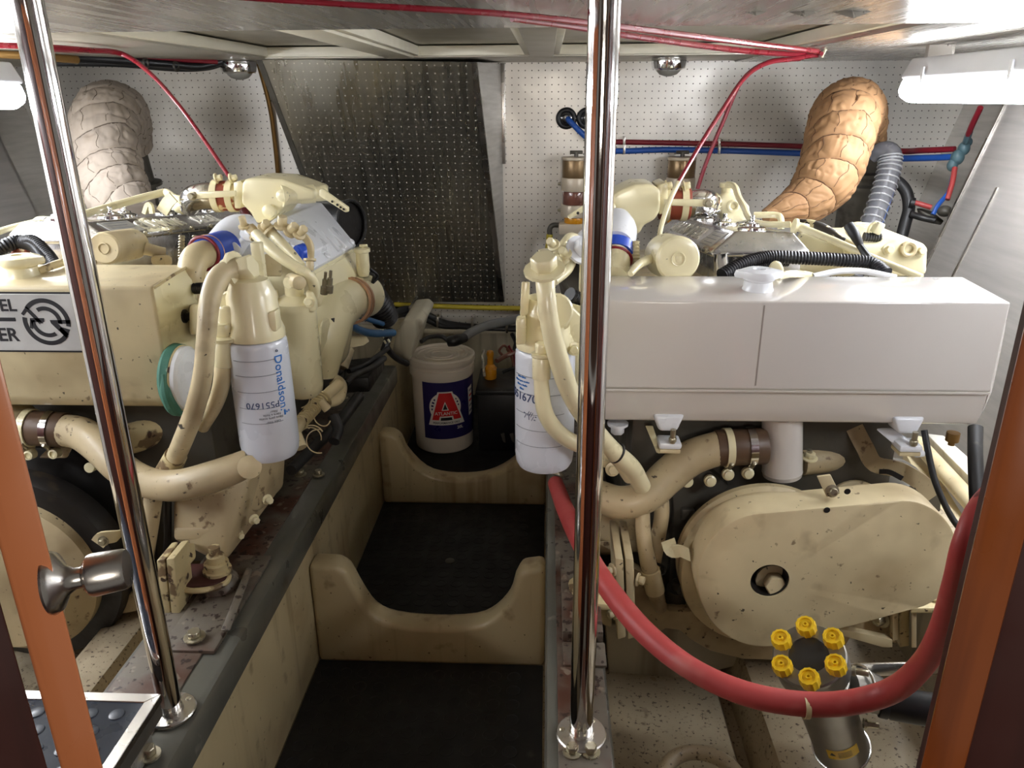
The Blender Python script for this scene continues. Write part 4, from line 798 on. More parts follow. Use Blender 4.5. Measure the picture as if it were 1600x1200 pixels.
for q in ((537, 491), (519, 502), (517, 536)): p = at(*q, 1.955 if q[0] < 530 else 2.03); ob('shield_slot', MB().box(p, (.014, .012, .018), None, .002), M['dark'], E)
p = at(548, 470, 2.22); ax = at(570, 462, 2.36)-at(540, 470, 2.2)
for d in (-.012, .010): ob('hose_clamp', MB().ringband(p+ax.normalized()*(d-.006), p+ax.normalized()*(d+.006), m(37, p), m(33, p)), M['copper'], E, 'coppery clamp')
ob('grease_cup', MB().lathe(at(568, 426, 2.3), (0, 0, 1), [(.016, -.01), (.020, 0), (.020, .062), (.025, .064), (.025, .074), (.019, .077)], 22), M['cream'], E)
p = at(568, 384, 2.3); ob('cup_handle', MB().cyl(at(565, 394, 2.3), p, .004), M['cream'], E); ob('cup_handle', MB().cyl(p-V((.012, 0, 0)), p+V((.012, 0, 0)), .0045, bev=.001), M['cream'], E)
for a in (((578, 420, 2.3), (590, 432, 2.32), (578, 446, 2.3)), ((574, 425, 2.3), (584, 430, 2.3), (582, 442, 2.3))): ob('small_wire', px_tube(list(a), 2.5, 8), M['black'], E)
# turbine-side castings, blue sleeve and water elbow
ob('turbo_casting', px_tube([(395, 365, 1.94), (372, 370, 1.91), (352, 380, 1.86), (342, 386, 1.83)], [30, 34, 28, 23], 26), M['wpaint'], E, 'white casting')
ob('turbo_volute', MB().ball(at(400, 392, 1.92), m(38, at(400, 392, 1.92)), (1, .9, .75)), M['wpaint'], E, 'white casting')
ob('casting_lug', MB().hull(pt([(352, 388, 1.80), (366, 376, 1.80), (378, 388, 1.80), (372, 404, 1.80), (355, 402, 1.80), (366, 384, 1.90), (378, 400, 1.9)]), .006), M['wpaint'], E)
ob('casting_boss', MB().bolt(at(395, 366, 1.84), (.2, -.5, .8), .020, .02), M['wpaint'], E)
ob('blue_sleeve', px_tube([(352, 386, 1.84), (336, 391, 1.79), (322, 395, 1.755)], [26, 26.5, 26], 28), M['bsil'], E, 'blue silicone sleeve'); p, q = at(318, 396, 1.745), at(338, 391, 1.80)
for d, mt in ((0, 'redp'), (.022, 'copper')): ob('sleeve_lip', MB().torus(p+(q-p).normalized()*d, q-p, m(25.5, p), m(2.6, p), 30, 8), M[mt], E)
ob('water_elbow', px_tube([(322, 396, 1.75), (306, 404, 1.71), (299, 424, 1.68), (300, 452, 1.67)], [21, 22, 21, 20], 26), M['cream_d'], E)
ob('short_conduit', MB().corr(pt([(284, 452, 1.66), (320, 450, 1.64)]), .013, .0055, .2), M['conduit'], E)
for x in (283, 304): ob('spring_fitting', MB().corr(pt([(x, 405, 1.92), (x+1, 368, 1.94)]), .0085, .007, .25), M['bolt'], E)
# fuel/oil hoses on the aisle side
ob('oil_hose', px_tube([(400, 366, 1.74), (420, 386, 1.70), (448, 408, 1.68), (480, 428, 1.68), (490, 445, 1.70), (491, 462, 1.72)], [9, 10, 9, 8, 9, 7], 14), M['cream'], E)
ob('oil_hose', px_tube([(425, 365, 1.80), (440, 380, 1.78), (455, 395, 1.76), (472, 415, 1.74)], [8, 8, 7, 6], 14), M['cream'], E)
ob('oil_hose', px_tube([(448, 360, 1.86), (470, 366, 1.84), (484, 382, 1.82), (486, 404, 1.82)], [5, 6, 6, 5], 12), M['cream_d'], E)
for q, ax, r in (((402, 368), (-.6, .2, .6), .013), ((424, 363), (-.6, .2, .6), .014), ((440, 355), (.3, -.3, 1), .012), ((452, 362), (.5, -.3, .4), .012), ((466, 366), (.5, -.3, .4), .011), ((412, 357), (.5, -.6, .6), .010), ((382, 356), (0, -.3, 1), .009), ((484, 404), (0, -.3, -1), .010)):
    ob('hex_union', MB().bolt(at(*q, 1.80), ax, r, .022), M['cream_d'], E)
ob('blue_tag', MB().cyl(at(466, 396, 1.86), at(478, 392, 1.88), m(13, at(470, 394, 1.86)), bev=.002), M['bsil'], E)
ob('adapter_plate', MB().hull(pt([(413, 396, 1.80), (440, 400, 1.82), (440, 432, 1.82), (413, 432, 1.80), (416, 400, 1.88), (440, 430, 1.9)]), .004), M['cream_d'], E)
ob('solenoid', MB().cyl(at(455, 437, 1.72), at(468, 442, 1.66), m(11, at(460, 440, 1.7)), bev=.003), M['cream_d'], E)
# oil filter
ft = at(401, 527, 1.44); FR = m(46, ft); fh = ft.z-at(401, 708, 1.44).z
f = oil_filter(E, ft, fh, FR); A0 = head_face(ft); RS = FR*1.021
for y, da in ((561, .25), (584, .25), (609, .25), (634, .28), (657, .25)): rule(f, ft, RS, A0-.2, at(402, y, 1.40).z, FR*1.5)
ob('maker_name', text_mesh('Donaldson.', m(20, ft), on_cyl(ft, RS, A0+.62, at(430, 600, 1.40).z, -math.pi/2)), M['inkb'], f, 'blue print reading down the can')
dm = text_mesh('o', m(9, ft), on_cyl(ft, RS, A0+.60, at(430, 549, 1.40).z)); ob('maker_mark', dm, M['inkd'], f)
ob('maker_emblem', text_mesh('S', m(11, ft), on_cyl(ft, RS, A0+.76, at(434, 646, 1.40).z, -math.pi/2)), M['inkb'], f); ob('emblem_bar', cyl_patch(ft, RS, A0+.64, at(434, 646, 1.40).z, m(3, ft), m(9, ft)), M['inkb'], f)
ob('part_number', text_mesh('P551670', m(15, ft), on_cyl(ft, RS, A0-.08, at(402, 629, 1.40).z, math.pi)), M['inkd'], f)
for i, (wds, y) in enumerate((('Filter', 640), ('Filtre a huile', 645), ('Filtro para aceite', 650), ('Lube filter', 656))): ob('small_print', text_mesh(wds, m(5.5, ft), on_cyl(ft, RS, A0+.30-.05*len(wds)/6, at(420, y, 1.40).z, math.pi)), M['inkg'], f)
hd = MB(); hd.lathe(ft+V((0, 0, .002)), (0, 0, 1), [(FR*.96, 0), (FR*.96, .014), (FR*.86, .03), (FR*.82, .085), (FR*.6, .115), (FR*.3, .12)], 32)
hd.hull(pt([(375, 450, 1.46), (412, 446, 1.46), (418, 490, 1.46), (375, 495, 1.46), (375, 450, 1.54), (412, 446, 1.54), (418, 490, 1.54)]), .008)
ob('filter_head', hd, M['cream'], E)
ob('head_boss', MB().lathe(at(362, 478, 1.42), (.0, -1, .2), [(.030, -.05), (.030, 0), (.026, .005)], 24), M['cream'], E); ob('head_rib', MB().slab([(416, 489), (430, 486), (433, 518), (418, 520)], 1.41, .03, .004), M['cream'], E)
ob('pump_casting', MB().hull(pt([(296, 475, 1.56), (345, 470, 1.5), (350, 520, 1.5), (296, 525, 1.56), (296, 475, 1.7), (350, 470, 1.7), (350, 520, 1.7), (296, 525, 1.7)]), .01), M['cream'], E)
ob('pump_casting', MB().hull(pt([(388, 430, 1.56), (415, 425, 1.56), (418, 450, 1.56), (388, 450, 1.56), (388, 430, 1.62), (415, 425, 1.62), (418, 450, 1.62)]), .006), M['cream'], E)
ob('upright_post', MB().box(at(405, 412, 1.56), (.022, .02, .09), None, .003), M['cream'], E)
ob('elbow_fitting', MB().hull(pt([(340, 478, 1.40), (372, 476, 1.40), (372, 496, 1.40), (362, 512, 1.40), (340, 512, 1.40), (345, 480, 1.46), (368, 480, 1.46), (345, 510, 1.46)]), .008, 3), M['cream'], E)
ob('hex_union', MB().bolt(at(352, 528, 1.41), (.02, -.1, 1), .021, .026), M['cream'], E)
ob('hose_ferrule', MB().cyl(at(351, 532, 1.41), at(349, 572, 1.405), m(17, at(350, 550, 1.4)), bev=.003), M['cream'], E); ob('hose_union', MB().bolt(at(368, 424, 1.44), (1, -.1, .3), .026, .03), M['cream'], E)
ob('hose_ferrule', MB().cyl(at(352, 424, 1.42), at(376, 420, 1.45), m(19, at(360, 424, 1.43)), bev=.003), M['cream'], E)
ob('oil_hose', px_tube([(392, 420, 1.46), (365, 421, 1.43), (342, 434, 1.40), (328, 470, 1.37), (322, 530, 1.35), (317, 585, 1.35), (304, 640, 1.37), (285, 690, 1.40), (264, 738, 1.44)], [17, 17, 17, 16, 15, 15, 15, 15, 14], 18), M['cream_d'], E)
ob('oil_hose', px_tube([(349, 565, 1.405), (346, 600, 1.40), (336, 632, 1.41), (316, 668, 1.43)], [13, 13, 12, 10], 16), M['cream_d'], E)
p = at(297, 660, 1.385); ob('tie_band', MB().ringband(p-V((-.3, .1, 1)).normalized()*.005, p+V((-.3, .1, 1)).normalized()*.005, m(17.5, p), m(14, p)), M['greyd'], E)
ob('hose_socket', px_tube([(275, 712, 1.42), (258, 745, 1.45)], [17, 19], 18), M['cream_c'], E)
# fuel canister behind the oil filter
ct = at(462, 480, 1.72); cr = m(31, ct); ch = ct.z-at(462, 612, 1.72).z
ob('fuel_canister', MB().lathe(ct, (0, 0, -1), [(cr*.9, -.002), (cr, .004), (cr*1.0, ch-.02), (cr*.93, ch-.004), (cr*.7, ch+.008), (cr*.2, ch+.010)], 40), M['cream'], E, 'clean cream can')
ob('canister_lid', MB().lathe(ct, (0, 0, 1), [(cr*1.08, -.004), (cr*1.08, .014), (cr*1.0, .018), (cr*.8, .024), (cr*.45, .03), (cr*.45, .055), (cr*.3, .06)], 36), M['cream'], E)
for dx in (-1, 1): q = ct+V((dx*cr*.95, -.015, .02)); ob('lid_clamp', MB().box(q, (.018, .03, .052), None, .007, 3), M['cream'], E); ob('clamp_nut', MB().bolt(q+V((0, -.015, 0)), (0, -1, .2), .009, .012), M['cream'], E)
ob('pipe_elbow', px_tube([(468, 465, 1.72), (468, 448, 1.72), (462, 440, 1.71), (450, 442, 1.68)], [7, 7, 9, 9], 14), M['cream'], E)
# harness low on the aisle side
for l, r in (([(530, 600, 1.9), (512, 616, 1.85), (488, 640, 1.78), (468, 662, 1.70), (456, 690, 1.66)], 9), ([(520, 592, 1.95), (532, 602, 1.95), (528, 622, 1.9), (510, 628, 1.85)], 10), ([(470, 700, 1.62), (462, 680, 1.64)], 10), ([(500, 626, 1.8), (512, 640, 1.8)], 7)):
    ob('sensor_body' if len(l) < 4 else 'loom', px_tube(l, r, 12), M['cream_d'], E)
mb = MB()
P = spline(pt([(512, 614, 1.85), (488, 640, 1.78), (468, 662, 1.70)]), 8)
for i in range(2, len(P)-1): mb.torus(P[i], P[i+1]-P[i-1], m(10, P[i]), m(1.6, P[i]), 14, 6)
ob('loom_binding', mb, M['cream_c'], E, kind='stuff')
random.seed(3)
for i in range(9):
    c = at(random.uniform(455, 505), random.uniform(622, 692), random.uniform(1.64, 1.78)); ax = V((random.uniform(-.6, .6), -1, random.uniform(-.5, .5))); a0 = random.uniform(0, 6)
    ob('loose_wire', MB().torus(c, ax, random.uniform(.016, .034), .0016, 22, 6, a0, a0+random.uniform(2.4, 4.6)), M['cream_d'], E)
for l, r in (([(455, 735, 1.72), (490, 700, 1.85), (530, 660, 2.0), (560, 620, 2.2)], 9), ([(520, 650, 1.9), (528, 670, 1.88), (522, 690, 1.84)], 9), ([(540, 600, 2.1), (556, 585, 2.2), (580, 575, 2.35), (600, 560, 2.5)], 5)):
    ob('black_hose', px_tube(l, r, 12), M['blackh'], E)
# lower water pipe and sleeve
a, b = at(38, 668, 1.56), at(104, 672, 1.56); rr = m(26, a); ax = (b-a).normalized()
ob('hose_sleeve', MB().cyl(a, b, rr*1.06, bev=.003, n=30), M['bsilb'], E, 'brown silicone sleeve'); band(E, 'hose_clamp', a+ax*.014, ax, rr*1.1, .016, M['cream']); band(E, 'hose_clamp', a+ax*.066, ax, rr*1.1, .015, M['chrome'], 'bright steel clamp')
ob('water_pipe', px_tube([(98, 672, 1.56), (128, 678, 1.54), (158, 700, 1.50), (190, 732, 1.46), (232, 754, 1.42), (280, 758, 1.38), (335, 744, 1.38), (392, 722, 1.40)], [25, 26, 26, 25, 24, 25, 25, 22], 22), M['grime'], E)
ob('pipe_flange', MB().lathe(at(390, 730, 1.375), (.5, -1, .3), [(.024, -.01), (.024, .0), (.012, .004)], 20), M['cream_d'], E)
ob('outlet_neck', MB().cyl(at(20, 640, 1.58), at(20, 705, 1.58), .045, bev=.003), M['cream_d'], E)
ob('dark_pipe', px_tube([(185, 690, 1.64), (220, 680, 1.66), (260, 660, 1.70)], [24, 24, 22], 20), M['cream_c'], E)
for q in ((43, 712), (82, 710)): ob('collar_bolt', MB().lathe(at(*q, 1.53), (0, -1, .2), [(.011, -.02), (.011, 0), (.007, .001), (.007, -.003)], 16), M['cream'], E)
ob('collar_bolt', MB().lathe(at(139, 731, 1.55), (0, -1, .2), [(.012, -.02), (.012, 0), (.007, .001)], 16), M['cream'], E)
ob('pump_bracket', MB().hull(pt([(60, 716, 1.56), (105, 716, 1.56), (118, 690, 1.58), (80, 696, 1.58), (60, 716, 1.62), (105, 716, 1.62)]), .006), M['grime'], E)
ob('gear_cover', MB().slab([(40, 700), (190, 700), (240, 760), (240, 900), (160, 960), (40, 960)], 1.64, .06, .006), M['dark'], E)
# damper
c = at(32, 893, 1.50)
R_ = m(163, c)
ob('damper', MB().lathe(c, (0, -1, 0), [(R_*.4, -.06), (R_, -.055), (R_*1.0, -.01), (R_*.98, .0), (R_*.80, .004), (R_*.79, -.03)], 64), M['dark'], E, 'dark rim')
ob('pulley_drum', MB().lathe(c, (0, -1, 0), [(R_*.5, -.02), (R_*.80, -.02), (R_*.80, .03), (R_*.78, .036), (R_*.64, .075), (R_*.62, .08), (R_*.2, .08)], 64), M['grime'], E)
ob('guard_bracket', strip([(152, 850, 1.42), (160, 842, 1.42), (185, 838, 1.44), (205, 828, 1.48)], 22, .006), M['cream_d'], E)
p = at(162, 845, 1.415); ob('bracket_bolt', MB().bolt(p, (0, -1, 0), .008), M['bolt'], E)
ob('front_support', MB().slab([(90, 980), (150, 940), (215, 925), (245, 925), (245, 960), (215, 955), (190, 960), (165, 985), (140, 995), (105, 997)], 1.53, .03, .004), M['grime'], E, 'cream front support plate')
# side housing, mount and studs
ob('side_housing', MB().hull(pt([(272, 782, 1.46), (350, 765, 1.46), (392, 742, 1.50), (420, 740, 1.60), (446, 712, 1.78), (440, 762, 1.72), (360, 868, 1.44), (345, 880, 1.41), (285, 842, 1.44), (272, 842, 1.44)])+pt([(272, 782, 1.7), (272, 842, 1.6), (345, 875, 1.48)]), .012, 3), M['grime'], E)
ob('housing_rib', MB().hull(pt([(272, 824, 1.435), (330, 824, 1.435), (330, 844, 1.43), (272, 844, 1.43), (275, 826, 1.48), (330, 842, 1.48)]), .006), M['grime'], E)
ob('rear_housing', MB().hull(pt([(390, 725, 1.52), (428, 715, 1.60), (445, 712, 1.66), (442, 760, 1.66), (405, 800, 1.55), (392, 800, 1.52), (400, 720, 2.0), (445, 715, 2.0), (440, 760, 1.8)]), .008), M['grime'], E)
for q in ((396, 811), (417, 780), (372, 835), (345, 872)): ob('housing_bolt', MB().bolt(at(*q, 1.48), (.7, -.5, 0), .008, .012), M['cream'], E)
ob('down_pipe', px_tube([(240, 770, 1.44), (236, 810, 1.43), (232, 850, 1.43), (230, 870, 1.44)], [14, 13, 11, 10], 14), M['grime'], E)
ob('link_chain', px_tube([(262, 780, 1.46), (262, 840, 1.46), (258, 880, 1.44)], 6, 10), M['dark'], E)
for x, y in ((244, 880), (259, 878)): ob('mount_plate', MB().slab([(x, y-4), (x+13, y-6), (x+22, 962), (x+9, 966)], 1.295, .07, .003), M['cream_c'], E)
ob('mount_web', MB().hull(pt([(252, 872, 1.31), (280, 850, 1.36), (304, 848, 1.40), (306, 872, 1.37), (275, 905, 1.32), (262, 905, 1.31), (280, 850, 1.41), (304, 848, 1.43), (306, 868, 1.41)]), .004), M['cream_c'], E)
P = [atz(x, y, .545) for x, y in ((276, 912), (300, 917), (330, 914), (352, 905), (358, 893), (350, 880), (290, 880))]
ob('mount_foot', MB().prism(P, (0, 0, -.014), .003), mat('rusty_oxide_plate', (70, 32, 26), .6, spots=[((190, 170, 120), .7, 20, .05, .8)]), E, 'rust-red foot plate')
ob('foot_edge', MB().tube([p+V((0, -.002, -.008)) for p in P[:5]], .0065, 8), M['cream_c'], E)
p = atz(340, 892, .546); ob('mount_nut', MB().lathe(p, (0, 0, 1), [(.030, -.002), (.030, .006), (.026, .008), (.026, .022), (.018, .024), (.018, .04), (.012, .042), (.012, .06)], 18), M['cream_c'], E)
ob('mount_riser', MB().lathe(V((p.x, p.y, .505)), (0, 0, 1), [(.045, 0), (.04, .02), (.03, max(.03, p.z-.525))], 24), M['rust'], E)

# ================================================================== LOOSE THINGS
def solo(name, mb, mt, label, cat, group=None, **kw): return ob(name, mb, mt, None, label, cat, group, **kw)
# red hose looping across the front of the right engine
t = thing('red_hose', at(1290, 1100, .98), 'thick red rubber hose looping below the belt guard of the right engine', 'hose')
ob('hose', px_tube([(868, 755, 1.72), (885, 800, 1.55), (915, 862, 1.36), (955, 925, 1.25), (1010, 990, 1.14), (1085, 1048, 1.05), (1180, 1088, .99), (1290, 1101, .96), (1385, 1083, .94), (1440, 1040, .90), (1470, 985, .86), (1490, 910, .82), (1503, 850, .80), (1530, 790, .82), (1580, 740, .86)], [12, 14, 16, 17, 18, 18, 19, 19, 19, 18, 18, 16, 15, 15, 15], 20), M['redh'], t)
p = at(868, 757, 1.72); ob('end_fitting', MB().bolt(p+V((0, .012, .02)), (.3, .5, .8), .014, .03), M['bolt'], t)
for q, Y in (((1258, 1103), .965), ((1152, 1080), 1.01)): p = at(*q, Y); ob('tape_patch', MB().ringband(p-V((.004, 0, 0)), p+V((.004, 0, 0)), m(19.6, p), m(18, p)), M['cream_c'], t)
# sea strainer with yellow hand nuts
a, b = at(1266, 1030, 1.10), at(1322, 1188, 1.20); ax = (b-a).normalized(); r = m(56, a)
t = thing('sea_strainer', b, 'steel sea strainer with six yellow hand nuts, leaning below the belt guard', 'strainer')
L = (b-a).length
ob('body', MB().lathe(a, ax, [(r*.6, -.004), (r*.985, -.004), (r, 0), (r, .028), (r*.94, .032), (r*.86, .05), (r*.84, .055), (r*.84, .075), (r*.80, .08), (r*.80, L-.07), (r*.83, L-.066), (r*.83, L-.055), (r*.78, L-.05), (r*.66, L-.01), (r*.42, L), (r*.2, L+.002)], 48), M['stain'], t)
ob('lid', MB().lathe(a-ax*.004, -ax, [(r*.99, 0), (r*.99, .007), (r*.95, .010), (r*.55, .011), (r*.54, .007), (.001, .007)], 48), M['stain'], t)
ob('sight_glass', MB().lathe(a-ax*.011, -ax, [(r*.54, -.003), (r*.54, .001), (.001, .0015)], 40), mat('smoked_glass', (52, 50, 46), .12, coat=.6, var=.05), t, 'dark round glass')
fa, fb = frame(ax)
for i in range(6):
    ang = i*math.pi/3+.87; q = a-ax*.009+(fa*math.cos(ang)+fb*math.sin(ang))*r*.80; k = r*.27
    nut = MB(); n = 36
    nut.rings([[q-ax*h+(fa*math.cos(j*2*math.pi/n)+fb*math.sin(j*2*math.pi/n))*k*rr*(1+.04*math.cos(j*2*math.pi/n*12)*(rr > .9)) for j in range(n)] for rr, h in ((.85, 0), (1, .003), (1, .020), (.92, .023), (.7, .023), (.66, .019), (.3, .019), (.26, .023), (.14, .023), (.12, .017))])
    ob('hand_nut', nut, M['yellow'], t, 'yellow ribbed plastic nut'); ob('stud', MB().cyl(q+ax*.02, q-ax*.002, .004), M['bolt'], t)
for h, w_ in ((.06, .004), (L-.06, .004)): c = a+ax*h; ob('weld_ring', MB().torus(c, ax, r*.845, .0028, 40, 8), M['satin'], t)
lab_c = a+ax*(L*.66); d = (EYE-lab_c); d = (d-ax*d.dot(ax)).normalized(); sdv = ax.cross(d).normalized()
def on_ax(u, v, w): an = u/(r*.80); return lab_c+ax*(-v)+(d*math.cos(an)+sdv*math.sin(an))*(r*.80+w)
def warp_poly(fn, pts, w, cuts=3):
    bm = bmesh.new(); bm.faces.new([bm.verts.new((x, y, 0)) for x, y in pts]); bmesh.ops.triangulate(bm, faces=bm.faces[:])
    for _ in range(cuts): bmesh.ops.subdivide_edges(bm, edges=bm.edges[:], cuts=1, use_grid_fill=True)
    bmesh.ops.triangulate(bm, faces=bm.faces[:])
    for v in bm.verts: v.co = fn(v.co.x, v.co.y, w)
    mb = MB(); mb._add(bm); return mb
lw, lh = m(24, lab_c), m(14, lab_c)
lb = ob('warning_label', warp_poly(on_ax, [(-lw, -lh), (lw, -lh), (lw, lh), (-lw, lh)], .0008), M['yellow'], t, 'yellow warning sticker')
for i in range(4): ob('label_rule', warp_poly(on_ax, [(-lw*.5, lh*(.5-.3*i)), (lw*.35, lh*(.5-.3*i)), (lw*.35, lh*(.42-.3*i)), (-lw*.5, lh*(.42-.3*i))], .0014), M['ink'], lb)
ob('label_triangle', warp_poly(on_ax, [(lw*.5, -lh*.1), (lw*.85, -lh*.1), (lw*.68, lh*.6)], .0014), M['ink'], lb)
p0, p1 = at(1320, 1072, 1.12), at(1368, 1078, 1.14); ob('outlet_branch', MB().tube([p0, (p0+p1)/2, p1], [.034, .034, .028], 24), M['stain'], t)
ob('branch_ring', MB().torus(at(1342, 1072, 1.125), p1-p0, .035, .003, 30, 8), M['satin'], t)
ob('bottom_hose', MB().cyl(b-ax*.002, b+ax*.07, r*.42, n=28), mat('green_black_hose', (36, 58, 54), .5), t, 'dark green hose stub')
ob('wing_screw', MB().bolt(at(1349, 1130, 1.12), (1, -.2, 0), .006, .02), M['bolt'], t)
ob('tee_bolt', MB().bolt(at(1332, 1048, 1.10), (1, -.5, .2), .006, .02), M['bolt'], t)
t = thing('drain_hose', at(1420, 1100, 1.1), 'short black hose on the right side of the sea strainer', 'hose')
ob('hose', px_tube([(1392, 1098, 1.12), (1430, 1105, 1.10), (1480, 1112, 1.08), (1540, 1118, 1.06)], 26, 24), M['black'], t); ob('collar', MB().cyl(at(1360, 1092, 1.13), at(1394, 1099, 1.12), m(21, at(1380, 1095, 1.12)), bev=.003), M['stain'], t)
ob('coupling', MB().cyl(at(1374, 1094, 1.125), at(1390, 1098, 1.12), m(26, at(1380, 1095, 1.12)), bev=.003), M['black'], t)
solo('mounting_strap', MB().slab([(1326, 1039), (1520, 1034), (1520, 1054), (1326, 1058)], 1.17, .006, .002), M['satin'], 'flat stainless strap running right from the top of the sea strainer', 'bracket')
solo('rim_ring', MB().torus(atz(1098, 1222, .22), (0, 0, 1), .075, .016, 40, 12), M['filth'], 'round dirty rim at the bottom edge, right of the right pole', 'ring')

# lagged exhaust elbows
def lagging(name, path, bands, mt, label, tilt, seed):
    P = [at(*q[:3]) for q in path]; R = [m(q[3], p) for q, p in zip(path, P)]
    S = spline(P, 30); cum = [0]
    for u_, v_ in zip(S, S[1:]): cum.append(cum[-1]+(v_-u_).length)
    def fn(ti, a_):
        t_ = cum[min(len(cum)-1, round(ti*(len(cum)-1)))]/cum[-1]
        ca, sa = math.cos(a_), math.sin(a_)
        ph = t_*bands+tilt*ca+.10*noise.noise(V((t_*7, ca*1.1, sa*1.1+seed)))
        fr = ph-math.floor(ph); pil = (4*fr*(1-fr))**.34
        rowp = a_/(2*math.pi)*9+.5*noise.noise(V((math.floor(ph)*3.7, seed, 1)))*2; fq = rowp-math.floor(rowp); seam = max(0, 1-abs(fq-.5)*22)
        q = V((ca*3, sa*3, t_*bands*.9+seed))
        wr = noise.noise(q*1.3)*.016+noise.noise(V((ca*7, sa*7, t_*bands*2.2+seed)))*.016+noise.noise(V((ca*14, sa*14, t_*bands*3.5)))*.010
        rid = (1-abs(noise.noise(V((ca*1.7+1.2*noise.noise(V((ca*3, sa*3, t_*bands)))  , sa*1.7, t_*bands*2.1+seed*2)))))**7
        return .84+.15*pil+wr*1.2*(.4+.6*pil)-.03*seam*pil-.05*rid*pil
    Q = [x.x for x in spline([V((r_, 0, 0)) for r_ in R], 30)]; N = len(S); FR_ = []; ax_ = None
    for i, p_ in enumerate(S):
        tn = (S[min(i+1, N-1)]-S[max(i-1, 0)]).normalized()
        if ax_ is None: ax_, bx2 = frame(tn)
        else: ax_ = (ax_-tn*ax_.dot(tn)).normalized(); bx2 = tn.cross(ax_)
        FR_.append((ax_.copy(), bx2.copy()))
    def surf(i, a_, lift=0.):
        i = max(0, min(N-1, i)); f = fn(i/(N-1), a_); u_, v_ = FR_[i]; return S[i]+(u_*math.cos(a_)+v_*math.sin(a_))*(Q[i]*f+lift)
    idx = lambda t_: min(range(N), key=lambda i: abs(cum[i]/cum[-1]-t_))
    t = thing(name, S[0], label, 'exhaust', 'lagged exhaust elbows'); n = 110
    mb = MB(); mb.rings([[surf(i, j*2*math.pi/n) for j in range(n)] for i in range(N)]); ob('jacket', mb, mt, t, ang=60)
    th = M['thread1'] if 'grey' in label else M['thread2']
    for k in range(1, bands):
        P2 = []
        for j in range(49):
            a_ = j*math.pi/24; t_ = k/bands
            for _ in range(3): t_ = (k-tilt*math.cos(a_)-.10*noise.noise(V((t_*7, math.cos(a_)*1.1, math.sin(a_)*1.1+seed))))/bands
            P2.append(surf(idx(t_), a_, .0006))
        sm = MB(); sm.tube(P2, .0021, 6, 1, False); ob('seam', sm, th, t)  # dark stitch cord in the groove, its colour stands in for crease shade
    qm = MB()
    for k in range(bands):
        for j in range(9):
            a_ = (j+.5*(k % 2)+.25*noise.noise(V((k*2.3, j*1.7, seed))))*2*math.pi/9; L_ = []
            for q in range(7):
                t_ = (k+.08+.84*q/6-tilt*math.cos(a_))/bands; L_.append(surf(idx(t_), a_+.05*math.sin(q*1.3+k), .0002))
            if (L_[0]-L_[-1]).length > .02: qm.tube(L_, .0013, 5, 1)
    ob('quilting', qm, th, t, kind='stuff')
    return t
lagging('lagged_exhaust', [(212, 345, 2.72, 40), (192, 318, 2.76, 50), (172, 270, 2.84, 52), (164, 220, 2.92, 52), (168, 188, 3.04, 54), (182, 180, 3.22, 50), (196, 200, 3.38, 40), (205, 228, 3.44, 32)], 11, M['lag1'], 'grey-white quilted exhaust elbow behind the left engine', .35, 3.1)
lagging('lagged_exhaust', [(1196, 338, 2.72, 12), (1222, 330, 2.74, 24), (1258, 314, 2.78, 38), (1287, 285, 2.82, 48), (1304, 245, 2.88, 52), (1314, 205, 2.96, 54), (1324, 178, 3.08, 54), (1337, 176, 3.24, 46), (1347, 200, 3.38, 38), (1352, 226, 3.44, 31)], 12, M['lag2'], 'tan quilted exhaust elbow behind the right engine', .35, 8.4)
def downpipe(path, r, label, fl):
    t = thing('exhaust_pipe', at(*path[-1]), label, 'pipe', 'exhaust down pipes'); ob('pipe', px_tube(path, r, 24), M['greyd'], t)
    for q, d in fl: p = at(*q); ob('flange', MB().lathe(p, (0, .15, -1), [(m(r, p), -.004), (m(r+9, p), 0), (m(r+9, p), .014), (m(r, p), .018)], 32), M['greyd'], t)
downpipe([(204, 225, 3.44), (214, 260, 3.46), (224, 300, 3.48), (232, 350, 3.5)], 20, 'dark pipe going down behind the grey-white quilted elbow', [((222, 285, 3.47), 0)])
downpipe([(1353, 225, 3.44), (1350, 262, 3.46), (1342, 310, 3.48), (1334, 370, 3.5)], 30, 'dark flanged pipe going down behind the tan quilted elbow', [((1349, 265, 3.46), 0), ((1345, 285, 3.46), 0)])
t = thing('ribbed_hose', at(1342, 400, 3.0), 'dark ribbed suction hose with a blue stripe beside the tan exhaust elbow', 'hose')
hp = [(1362, 246, 3.24), (1376, 236, 3.22), (1391, 240, 3.20), (1390, 262, 3.18), (1380, 300, 3.14), (1364, 345, 3.08), (1342, 400, 3.0), (1330, 430, 2.98)]
ob('hose', px_tube(hp, [10, 14, 16, 17, 17, 17, 18, 18], 20), M['clear'], t)
P = spline(pt(hp[2:]), 4)
for i in range(1, len(P)-1): ob('wire_ring', MB().torus(P[i], P[i+1]-P[i-1], m(17.6, P[i]), m(1.3, P[i]), 22, 5), M['wire'], t)
ob('stripe', px_tube([(x+15, y, Y-.03) for x, y, Y, in hp[3:]], 1.6, 6), M['blue'], t, 'blue stripe')
solo('black_hose', px_tube([(1388, 282, 3.35), (1402, 284, 3.34), (1416, 300, 3.32), (1420, 325, 3.30), (1414, 350, 3.28), (1405, 385, 3.26)], 9, 16), M['blackh'], 'black hose curving down on the right beside the ribbed suction hose', 'hose', 'black hoses')

